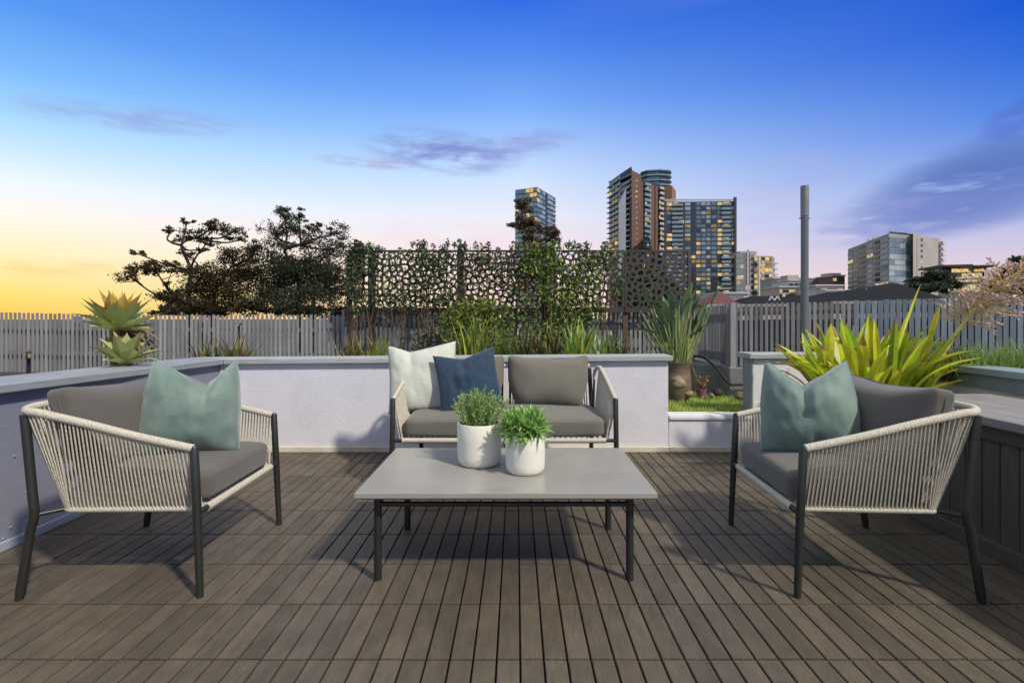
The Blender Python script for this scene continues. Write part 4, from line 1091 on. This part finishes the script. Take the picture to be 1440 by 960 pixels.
canopy_tree('rounded dark green tree seen through the screen before the brick tower', [(905,440),(908,405)], 14,
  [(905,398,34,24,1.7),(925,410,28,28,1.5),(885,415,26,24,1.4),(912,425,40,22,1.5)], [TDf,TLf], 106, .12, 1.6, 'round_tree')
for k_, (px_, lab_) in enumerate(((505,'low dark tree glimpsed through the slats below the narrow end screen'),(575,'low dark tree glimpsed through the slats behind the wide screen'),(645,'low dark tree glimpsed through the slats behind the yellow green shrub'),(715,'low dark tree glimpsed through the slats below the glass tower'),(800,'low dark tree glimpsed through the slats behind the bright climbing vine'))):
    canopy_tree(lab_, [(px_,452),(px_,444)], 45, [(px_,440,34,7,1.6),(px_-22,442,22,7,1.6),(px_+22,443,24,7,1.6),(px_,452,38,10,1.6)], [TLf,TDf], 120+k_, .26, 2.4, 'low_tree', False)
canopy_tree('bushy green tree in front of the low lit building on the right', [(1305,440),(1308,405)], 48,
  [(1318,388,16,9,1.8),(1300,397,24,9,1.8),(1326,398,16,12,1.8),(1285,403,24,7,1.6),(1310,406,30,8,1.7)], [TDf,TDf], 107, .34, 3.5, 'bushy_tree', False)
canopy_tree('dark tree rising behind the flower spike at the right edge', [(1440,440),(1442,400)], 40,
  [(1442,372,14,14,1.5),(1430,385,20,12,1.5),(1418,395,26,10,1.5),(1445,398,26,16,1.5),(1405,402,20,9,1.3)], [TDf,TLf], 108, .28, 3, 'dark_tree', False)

# ------------------------------------------------------------------ buildings
UNIT = {}
def unit(m):
    if m.name not in UNIT:
        b = MB(); b.box(-.5,.5,-.5,.5,-.5,.5); ob = b.build('window', m); UNIT[m.name] = ob.data; bpy.data.objects.remove(ob)
    return UNIT[m.name]
class Bld:
    def __init__(s, name, label, cat, loc, group='buildings beyond the fence'):
        s.t = thing(name, label, cat, loc, group=group); s.o = Vector(loc); s.win = []; s.bal = []
    def body(s, poly, z0, z1, m, nm='wall'):
        b = MB(); b.prism(poly, z0, z1); return b.build(nm, m, s.t, s.o)
    def face(s, A, B, z0, z1, floors, bays, pick, wf=.8, hf=.62, skip=None, off=.12, zoff=.5):
        A = Vector(A); B = Vector(B); D = B-A; dr = D.normalized(); n = Vector((dr.y,-dr.x)); ang = math.atan2(dr.y,dr.x)
        wid = bays if isinstance(bays, list) else [1]*bays; tot = sum(wid); fh = (z1-z0)/floors
        for f in range(floors):
            acc = 0
            for k, ww in enumerate(wid):
                m = pick(f,k)
                if m is not None:
                    c = A+D*((acc+ww/2)/tot)+n*off*.3; L_ = D.length*ww/tot
                    s.win.append(((c.x,c.y,z0+fh*(f+zoff)), (L_*wf, off, fh*hf), ang, m))
                acc += ww
    def slabs(s, A, B, z0, z1, floors, m, t=.35, proj=1.0, rail=None, nm='balcony', ext=0):
        A = Vector(A); B = Vector(B); D = B-A; dr = D.normalized(); n = Vector((dr.y,-dr.x)); fh = (z1-z0)/floors
        a, b_ = A-dr*ext, B+dr*ext
        for f in range(floors):
            z = z0+fh*f; q = [a+n*proj, b_+n*proj, b_+n*.02, a+n*.02]
            s.bal.append(([(v.x,v.y,z-t/2) for v in q]+[(v.x,v.y,z+t/2) for v in q], m, nm))
            if rail:
                q = [a+n*proj, b_+n*proj, b_+n*(proj-.06), a+n*(proj-.06)]
                s.bal.append(([(v.x,v.y,z+t/2+.002) for v in q]+[(v.x,v.y,z+t/2+1.0) for v in q], rail, 'balustrade'))
    def fins(s, A, B, z0, z1, n, m, t=.25, proj=.35, nm='mullion'):
        A = Vector(A); B = Vector(B); dr = (B-A).normalized(); nn = Vector((dr.y,-dr.x)); b = MB()
        for k in range(n+1):
            c = A.lerp(B,k/n); q = [c-dr*t+nn*proj, c+dr*t+nn*proj, c+dr*t, c-dr*t]
            b.hexa([(v.x,v.y,z0) for v in q]+[(v.x,v.y,z1) for v in q])
        b.build(nm+'_grid', m, s.t, s.o)
    def done(s):
        vis = sorted(s.win, key=lambda w: -(w[0][2] > -3)*w[1][0]*w[1][2])
        for w_ in vis[:100]:
            ob = bpy.data.objects.new('window', unit(w_[3])); COL.objects.link(ob); ob.parent = s.t
            ob.location = Vector(w_[0])-s.o; ob.scale = w_[1]; ob.rotation_euler = (0,0,w_[2])
        if len(vis) > 100:
            mats = []; b = MB()
            for w_ in vis[100:]:
                if w_[3] not in mats: mats.append(w_[3])
                b.cur = mats.index(w_[3]); b.obox(w_[0], [x/2 for x in w_[1]], w_[2])
            b.build('window', mats, s.t, s.o, kind='stuff')
        for nm in set(x[2] for x in s.bal):
            it = sorted([x for x in s.bal if x[2] == nm], key=lambda x: -x[0][0][2])
            for p, m, _ in it[:100]:
                b = MB(); b.hexa(p); b.build(nm, m, s.t, s.o)
            if len(it) > 100:
                b = MB()
                for p, m, _ in it[100:]: b.hexa(p)
                b.build(nm, it[0][1], s.t, s.o, kind='stuff')
def pt(px, Y): return ((px-CX)/F*Y, Y)
def zz(py, Y): return CH-(py-HY)/F*Y
rb = random.Random(200)
G0, GP, GD, LIT, LITP, LITH = M['g_blue'], M['g_pale'], M['g_dark'], M['lit'], M['litp'], M['lith']
ZG = -9

# glass tower
A, B, C = pt(724.5,307), pt(755,300), pt(781,327); zt = zz(263,300)
D_ = (A[0]+C[0]-B[0], A[1]+C[1]-B[1])
t1 = Bld('glass_tower','slim blue glass tower standing alone left of the brick tower','tower',(B[0],B[1],ZG))
t1.body([A,B,C,D_], ZG, zt, M['char'])
def pk(f,k):
    if f >= 28: return LIT if k > 2 and rb.random() < .75 else G0
    r = rb.random(); return LIT if r < .10 else (GP if r < .35 else G0)
t1.face(A,B,ZG,zt,30,6,pk,.9,.8)
def pk2(f,k):
    r = rb.random(); 
    if k in (3,): return GD
    return LIT if r < .04 else (GP if r < .55 else G0)
t1.face(B,C,ZG,zt,30,7,pk2,.96,.72)
t1.slabs(pt(768,313.5),C,ZG,zt,30,M['slabw'],.5,.8)
t1.done()

# brick tower group
A, B, C, D_, E_ = pt(856.5,300), pt(888,268), pt(901.5,270.5), pt(936,285), pt(940,330)
t2 = Bld('brick_tower','tall red brick tower with a pointed prow and curved glass crown','tower',(B[0],B[1],ZG))
zp = zz(239.5,268); zl = zz(257,300); zr = zz(262,285)
mid = pt(873,281)
t2.body([A,mid,pt(880,320),pt(860,330)], ZG, zl, M['char'])
b = MB(); ml, mr = zz(250.5,281)-1, zz(243,268)-1
b.hexa([(A[0],A[1],zl),(mid[0],mid[1],zl),(*pt(880,320),zl),(*pt(860,330),zl),(A[0],A[1],zl+.3),(mid[0],mid[1],ml),(*pt(880,320),ml),(*pt(860,330),zl+.3)])
b.hexa([(mid[0],mid[1],zl),(B[0],B[1],zl),(C[0]-1,C[1]+14,zl),(*pt(880,320),zl),(mid[0],mid[1],ml),(B[0],B[1],mr),(C[0]-1,C[1]+14,mr),(*pt(880,320),ml)])
b.build('sloping_top', M['char'], t2.t, t2.o)
for dz_ in (0,-2.9,-5.8):
    b = MB(); nA = Vector((A[1]-mid[1],-(A[0]-mid[0]))).normalized()*-1.3; nA = Vector((-.5,-1.2))
    for (p_,q_,u_,v_) in ((A,mid,zl+.3,ml),(mid,B,ml,mr)):
        b.hexa([(p_[0]+nA.x,p_[1]+nA.y,u_+dz_-.3),(q_[0]+nA.x,q_[1]+nA.y,v_+dz_-.3),(q_[0],q_[1],v_+dz_-.3),(p_[0],p_[1],u_+dz_-.3),(p_[0]+nA.x,p_[1]+nA.y,u_+dz_+.3),(q_[0]+nA.x,q_[1]+nA.y,v_+dz_+.3),(q_[0],q_[1],v_+dz_+.3),(p_[0],p_[1],u_+dz_+.3)])
    b.build('sloping_slab', M['slabb'], t2.t, t2.o)
t2.body([mid,B,C,pt(905,300),pt(885,310)], ZG, zz(252,270), M['char'], 'wall')
t2.body([(B[0],B[1]-.4),(C[0],C[1]-.4),(C[0],C[1]+3),(B[0]+.3,B[1]+3)], ZG, zp-2.2, M['brick'], 'brick_prow')
b = MB(); b.hexa([(B[0],B[1]-.4,zp-2.2),(C[0],C[1]-.4,zp-2.2),(C[0],C[1]+3,zp-2.2),(B[0]+.3,B[1]+3,zp-2.2),(B[0],B[1]-.4,zp),(C[0],C[1]-.4,zz(246,270)),(C[0],C[1]+3,zz(246,270)),(B[0]+.3,B[1]+3,zp)])
b.build('prow_cap', M['brick'], t2.t, t2.o)
t2.body([C,D_,E_,pt(905,320)], ZG, zr, M['char'], 'wall')
nf = 30
def frow(f): return None
t2.face((B[0],B[1]-.4),(C[0],C[1]-.4),ZG,zp-4,nf,[1,1.1,.55,1.1,1],lambda f,k: (None if k != 2 else (LIT if rb.random()<.2 else GP)),1.7,.28)
t2.slabs(A,mid,ZG,zl,nf,M['slabw'],.55,1.2,None,ext=.8)
t2.face(A,mid,ZG,zl,nf,4,lambda f,k: LIT if rb.random()<.10 else (LITH if rb.random()<.2 else GD),.85,.7)
t2.slabs(mid,pt(886.5,269.5),ZG,zz(250,272),nf,M['slabw'],.65,1.2,None)
t2.face(mid,B,ZG,zz(252,270),nf,5,lambda f,k: GP if k in (1,2) else GD,.9,.8)
# white sloping facade sheet rising up the prow
q0, q1 = Vector(pt(872,281.6)), Vector(pt(882,272.6)); nn = Vector((q1.y-q0.y, -(q1.x-q0.x))).normalized()*-1
nn = Vector((-.75,-.66))
b = MB(); b.hexa([(q0.x+nn.x*1.3,q0.y+nn.y*1.3,ZG),(q1.x+nn.x*1.3,q1.y+nn.y*1.3,ZG),(q1.x+nn.x*.9,q1.y+nn.y*.9,ZG),(q0.x+nn.x*.9,q0.y+nn.y*.9,ZG),
                  (q0.x+nn.x*1.3,q0.y+nn.y*1.3,zz(284,278)),(q1.x+nn.x*1.3,q1.y+nn.y*1.3,zz(266,273)),(q1.x+nn.x*.9,q1.y+nn.y*.9,zz(266,273)),(q0.x+nn.x*.9,q0.y+nn.y*.9,zz(284,278))])
b.build('white_facade', mat('white facade panels',(.80,.77,.74),.7,var=.05), t2.t, t2.o)
# right wing: balcony stacks between brick piers
def cd(t): return (C[0]+(D_[0]-C[0])*t, C[1]+(D_[1]-C[1])*t)
for (u0,u1,m) in ((.0,.06,M['brick']),(.32,.52,M['brick']),(.56,.66,M['brick']),(.86,1.0,M['brick'])):
    p0, p1 = cd(u0), cd(u1); b = MB(); b.wallbox((p0[0],p0[1]-.6),(p1[0],p1[1]-.6),.55,ZG,zr-1.5); b.build('brick_pier', m, t2.t, t2.o)
for (u0,u1) in ((.07,.31),(.67,.85)):
    t2.slabs(cd(u0),cd(u1),ZG,zr,nf,M['slabb'],.5,1.6,M['slabw'] if u0 > .5 else M['slabb'])
    t2.face(cd(u0),cd(u1),ZG,zr,nf,3,lambda f,k: LIT if rb.random()<.16 else GD,.9,.75)
# crown
def octo(px0,px1,Y,r=.30):
    a, c = (px0-CX)/F*Y, (px1-CX)/F*Y; w_ = c-a
    return [(a,Y+4),(a+w_*.14,Y),(a+w_*.55,Y-1.5),(a+w_*.86,Y-.5),(c,Y+4),(c,Y+16),(a+w_*.86,Y+20),(a+w_*.14,Y+20)]
YC = 287
t2.body(octo(906,941,YC), zz(264,YC), zz(241.5,YC), M['g_blue'], 'glass_crown')
for py in (241,247.5,254.5,261):
    b = MB(); b.prism([(x_, y_-1.6 if y_ < YC+6 else y_) for x_, y_ in octo(902.5,946.5,YC)], zz(py,YC)-.35, zz(py,YC)+.35); b.build('crown_slab', M['slabb'], t2.t, t2.o)
A2, B2, C2 = pt(928,283.5), pt(945,280), pt(950.5,292)
t2.body([A2,B2,C2,(C2[0]-8,C2[1]+10)], ZG, zz(261.5,281), M['brickl'], 'brick_block')
t2.face(A2,B2,zz(300,280),zz(263,280),6,3,lambda f,k: LIT if (f < 4 and k == 0 and rb.random()<.5) else None,.8,.4)
t2.done()

# charcoal grid tower
A, B, C, D_ = pt(935,242), pt(1034.5,240), pt(1034.5,262), pt(938,264)
t3 = Bld('grid_tower','broad charcoal apartment tower with a grid of lit and dark windows','tower',(pt(985,240)[0],240,ZG))
zt = zz(283,240); t3.body([A,B,C,D_], ZG, zt, M['char'])
bays = [1.35,.95,1.0,1.1,.8,.85,.85,.8,1.05,.95,1.15,.3,.7]
lits = {(21,0),(21,1),(21,9),(21,10),(17,2),(17,9),(16,10),(15,9),(14,9),(14,0),(13,0),(13,9),(13,10),(12,5),(12,9),(12,10),(12,12),(11,0),(11,1),(10,5),(10,9),(10,10),(9,4),(9,10),(7,9),(7,10),(7,5),(5,10),(5,9),(4,5),(4,10),(2,9),(2,3),(1,5),(1,10),(0,8),(3,7)}
zb3 = zz(420,240)
def pk3(f,k):
    if k == 11: return None
    if f == 8: return LITH if rb.random() < .4 else None
    if (f,k) in lits: return LIT
    r = rb.random()
    if k in (2,4): return GD
    return LITH if r < .04 else (GP if r < .42 and k in (0,3,6,7,12) else (GD if r > .85 else G0))
t3.face(A,B,zb3,zt,22,bays,pk3,.80,.66)
t3.face(A,B,ZG,zb3,3,12,lambda f,k: LITH if rb.random()<.4 else G0,.8,.6)
t3.slabs(pt(944.5,241.9),pt(960,241.5),zb3,zt,22,M['char'],.5,.9,M['slabb'])
t3.slabs(pt(1014,240.5),pt(1027,240.2),zb3,zt,22,M['char'],.5,.9,M['slabb'])
b = MB()
for i in range(46):
    xx = A[0]+(B[0]-A[0])*(i+.5)/46; b.box(xx-.22,xx+.22,242.5,242.8,zt,zz(279.3,240)-.01)
b.box(A[0],B[0],242.4,242.9,zz(279.3,240),zz(278.3,240)); b.build('louvre_parapet', M['slabw'], t3.t, t3.o)
b = MB(); b.wallbox((B[0]-.9,B[1]-.7),(B[0]+.2,B[1]-.7),1.2,ZG,zz(277.5,240)); b.wallbox((A[0]-.2,A[1]-.7),(A[0]+.7,A[1]-.7),1.2,ZG,zz(282,240)); b.build('edge_fin', M['char'], t3.t, t3.o)
t3.done()

# mid rise right of grid tower
A, B, C, D_ = pt(1035.5,200), pt(1055,196), pt(1086,198), pt(1089.5,205)
t4 = Bld('apartment_building','pale mid rise with warm lit curved balconies right of the charcoal tower','building',(B[0],B[1],ZG))
zt = zz(355,197); zt2 = zz(359.5,197)
t4.body([A,B,pt(1056,220),pt(1037,224)], ZG, zt, M['palew']); t4.body([pt(1055.3,198),C,D_,pt(1088,225),pt(1056.5,225)], ZG, zt2, M['greyw'], 'wall')
t4.face(A,B,zz(424,198),zt,9,[1,1,.5,1.2],lambda f,k: None if k==2 else (LITP if rb.random()<.25 else (GP if k<2 else GD)),.85,.7)
t4.face(pt(1056,198),C,zz(424,198),zt2,8,[1,1,1,1.2,1.2,1],lambda f,k: GD if k==0 else (LIT if rb.random()<.62 else LITH if rb.random()<.5 else GD),.92,.6)
t4.slabs(pt(1066,198),D_,zz(424,198),zt2,8,M['slabw'],.7,1.4,None)
b = MB(); b.wallbox(pt(1050.5,195.3),pt(1053.5,195),1.2,ZG,zt+1); b.wallbox(pt(1067.3,196.2),pt(1069,196.2),1.2,ZG,zt2); b.build('white_column', M['palew'], t4.t, t4.o)
b = MB(); b.box(*sorted((pt(1040,205)[0],pt(1064,205)[0])),205,212,zt,zt+1.6); b.build('plant_room', M['greyw'], t4.t, t4.o)
t4.done()

# grey slab block on the right
A, B, C = pt(1192.5,150), pt(1250,122), pt(1287,126); zt = zz(328,122); ztA = zz(343,150)
t5 = Bld('apartment_block','grey apartment block with glazed front standing alone right of the pole','building',(B[0],B[1],ZG))
t5.body([A,B,C,pt(1290,150),pt(1200,170)], ZG, zt, M['greyw'])
t5.face(A,B,zz(420,130),zt-.6,11,[1,1,.25,.9,.35,1,.25,.8,1.2],lambda f,k: None if k in (2,6) else (LITP if rb.random()<.07 else (GP if k in (0,5,8) and rb.random()<.6 else (GD if k==3 or k==7 else G0))),.86,.62)
t5.face(B,C,zz(420,124),zt-.8,11,5,lambda f,k: LITP if rb.random()<.06 else (GP if rb.random()<.35 else G0),.97,.86)
t5.slabs(A,B,zz(420,130),zt-.6,11,M['pale'],.35,.12,None,'floor_band')
t5.body([pt(1284,123.5),pt(1289,124),pt(1290,140),pt(1285,140)], ZG, zz(326.5,124), M['pale'], 'stair_core')
t5.body([pt(1289.6,126),pt(1323,131),pt(1324,150),pt(1291,150)], ZG, zz(333,128), M['pale'], 'wall')
t5.face(pt(1289.6,126),pt(1323,131),zz(420,128),zz(334,128),11,8,lambda f,k: LITP if (f,k)==(6,1) else (GD if k==1 else None),.5,.45)
t5.slabs(pt(1320,130.7),pt(1324.5,131.3),zz(420,130),zz(334,130),11,M['palew'],.9,1.0,None)
b = MB(); b.prism([pt(1250,122.2),pt(1286,126.3),pt(1288,150),pt(1258,150)], zt, zt+.5); b.prism([pt(1262,128),pt(1275,129),pt(1276,136),pt(1263,136)], zt+.5, zt+1.3); b.build('roof', M['char'], t5.t, t5.o)
b = MB()
for (p_,q_) in ((1219.5,1221.5),(1226.5,1228)):
    b.wallbox(pt(p_,136.2+(0 if p_<1222 else -3.0)),pt(q_,135.2+(0 if p_<1222 else -3.0)),1.2,ZG,zz(335,134))
b.build('column', M['palew'], t5.t, t5.o); t5.done()

# terraced lit building far right
t6 = Bld('terraced_building','low terraced building with brightly lit glazed floors at the right','building',(pt(1365,100)[0],100,ZG))
t6.body([pt(1322,103),pt(1385,98),pt(1400,110),pt(1330,120)], ZG, zz(391,100), M['pale'])
t6.face(pt(1338,101.7),pt(1383,98.2),zz(411,100),zz(399,100),1,6,lambda f,k: LITP,.94,.8)
t6.face(pt(1340,101.6),pt(1385,98),zz(398,100),zz(390,100),1,5,lambda f,k: LITP,.95,.6)
t6.body([pt(1330,106),pt(1381,103),pt(1390,115),pt(1335,120)], zz(391,100), zz(383,104), M['char'])
t6.face(pt(1345,105),pt(1381,103),zz(391,104),zz(383,104),1,5,lambda f,k: LIT if k in (1,2,3,4) else GD,.9,.7)
t6.body([pt(1325,110),pt(1366,108),pt(1375,118),pt(1330,122)], zz(384,104), zz(375,108), M['char'])
t6.face(pt(1338,109.3),pt(1362,108.2),zz(383.5,108),zz(376.5,108),1,4,lambda f,k: LIT,.95,.75)
t6.body([pt(1384,104),pt(1402,104),pt(1410,120),pt(1386,120)], ZG, zz(379,104), M['tan'])
t6.body([pt(1369,112),pt(1386,111),pt(1392,118),pt(1372,118)], zz(384,108), zz(377,112), M['char']); t6.face(pt(1369,112),pt(1384,111.1),zz(383,112),zz(377.5,112),1,3,lambda f,k: LIT,.9,.7)
for (p_,q_,py,Y) in ((1322,1369,373.8,106),(1368,1404,374.2,109),(1332,1388,391.3,98)):
    b = MB(); b.wallbox(pt(p_,Y),pt(q_,Y-1.5),9,zz(py,Y)-.15,zz(py,Y)+.2); b.build('roof', M['char'] if py < 380 else M['palew'], t6.t, t6.o)
t6.done()

# small low-rise between the mid rise and the slab block
def lowrise(label, px0, px1, Y, py, m, rows, bays, pick, py_b=425, extra=None):
    t = Bld('low_rise','x','building',(pt((px0+px1)/2,Y)[0],Y,ZG)); t.t['label'] = label
    t.body([pt(px0,Y),pt(px1,Y),(pt(px1,Y)[0],Y+9),(pt(px0,Y)[0],Y+9)], ZG, zz(py,Y), m)
    t.face(pt(px0,Y),pt(px1,Y),zz(py_b,Y),zz(py,Y)-.3,rows,bays,pick,.84,.6)
    b = MB(); x0, x1 = pt(px0,Y)[0]-.2, pt(px1,Y)[0]+.2; b.box(x0,x1,Y-.3,Y+9.2,zz(py,Y),zz(py,Y)+.3); b.build('roof', M['slabw'], t.t, t.o)
    if extra:
        b = MB(); b.box(pt(extra[0],Y)[0],pt(extra[1],Y)[0],Y+2,Y+6,zz(py,Y)+.3,zz(extra[2],Y)); b.build('plant_room', M['pale'], t.t, t.o)
    t.done()
lowrise('grey low building just right of the lit mid rise', 1088,1112,165,392,M['greyw'],4,4,lambda f,k: LITP if rb.random()<.4 else GD, extra=(1090,1100,388))
lowrise('white framed low building left of the pole with a plant room on top', 1109,1131,140,395,M['palew'],4,3,lambda f,k: LITH if rb.random()<.2 else GD, extra=(1113,1129,386))
lowrise('pale low building right of the pole with one bright yellow window', 1137,1160,150,392,M['pale'],4,4,lambda f,k: LIT if (f==3 and k==2) else G0, extra=(1139,1143,389))
lowrise('tan gabled low building between the pole and the grey block', 1147,1186,110,402,M['tan'],3,5,lambda f,k: GD if rb.random()<.5 else None)
lowrise('brown brick block with blue roof top left of the grey block', 1171,1188,142,388,M['brick'],5,3,lambda f,k: LITP if (f==4 and k==0) else GD, extra=(1172,1189,383))
lowrise('beige low building with warm windows right of the white framed one', 1096,1122,118,404,M['tan'],3,6,lambda f,k: LITP if rb.random()<.45 else GD)
lowrise('pale low building with a lit top floor against the foot of the grey block', 1160,1196,100,409,M['palew'],2,8,lambda f,k: LIT if f==1 and k<3 else GD)
lowrise('white low building in front of the charcoal tower above the fence', 1008,1052,90,413,M['palew'],2,8,lambda f,k: G0 if rb.random()<.6 else None)

# houses just beyond the fence
def hip_house(label, px0, px1, Y, py_ridge, py_eave, rx0, rx1, m, dep=9, gables=None, wallm=None):
    x0, x1 = pt(px0,Y)[0], pt(px1,Y)[0]; ze, zr = zz(py_eave,Y), zz(py_ridge,Y+dep/2)
    t = Bld('house', label, 'house', ((x0+x1)/2,Y,ZG)); t.body([(x0+.3,Y+.3),(x1-.3,Y+.3),(x1-.3,Y+dep-.3),(x0+.3,Y+dep-.3)], ZG, ze, wallm or M['tan'])
    b = MB(); r0, r1 = pt(rx0,Y+dep/2)[0], pt(rx1,Y+dep/2)[0]
    b.add([(x0,Y,ze),(x1,Y,ze),(x1,Y+dep,ze),(x0,Y+dep,ze),(r0,Y+dep/2,zr),(r1,Y+dep/2,zr)], [(0,1,5,4),(1,2,5),(2,3,4,5),(3,0,4),(3,2,1,0)])
    rf = b.build('roof', m, t.t, t.o)
    for (gx,gy,gw) in gables or []:
        c = pt(gx,Y-.2); hh = .34; g_ = MB()
        for sgn in (-1,1): g_.tube([(c[0]+sgn*gw,Y-.2,zz(gy,Y)-hh),(c[0],Y-.2,zz(gy,Y))], .05, 4)
        g_.build('gable_trim', M['trim'], t.t, t.o)
    b = MB(); b.box(x0+1,x0+2.2,Y+.22,Y+.3,ze-1.8,ze-.6); b.build('window', M['g_dark'], t.t, t.o)
    b = MB(); b.box(x0,x1,Y-.12,Y-.01,ze-.18,ze+.02); b.build('gutter', M['greyw'], t.t, t.o)
hip_house('house with a steep maroon tiled roof beside the corner of the slat fence', 992,1042,34,411,428,1012,1016,M['redroof'],6)
hip_house('dark tiled house with two small white gable trims left of the pole', 1040,1105,44,416,428,1058,1092,M['dkroof'],8,[(1085,416.8,.22),(1093,416.8,.22)])
hip_house('dark tiled house behind the tall pole', 1095,1150,50,415,427,1112,1128,M['dkroof'],8)
hip_house('dark tiled house with a low ridge right of the pole', 1140,1192,52,411,424,1162,1172,M['dkroof'],8)
hip_house('large dark hip roofed house in front of the grey apartment block', 1170,1345,40,398,424,1252,1262,M['dkroof'],14)
# chimney-like vent pipe on the big roof
v = P(1218,412,44); b = MB(); b.tube([(v.x,v.y,v.z-1.2),(v.x,v.y,v.z+.5)], .07, 8)
tag(b.build('vent_pipe', M['pole'], None, (v.x,v.y,v.z), smooth=True), 'thin grey vent pipe on the large hip roof', 'pipe')
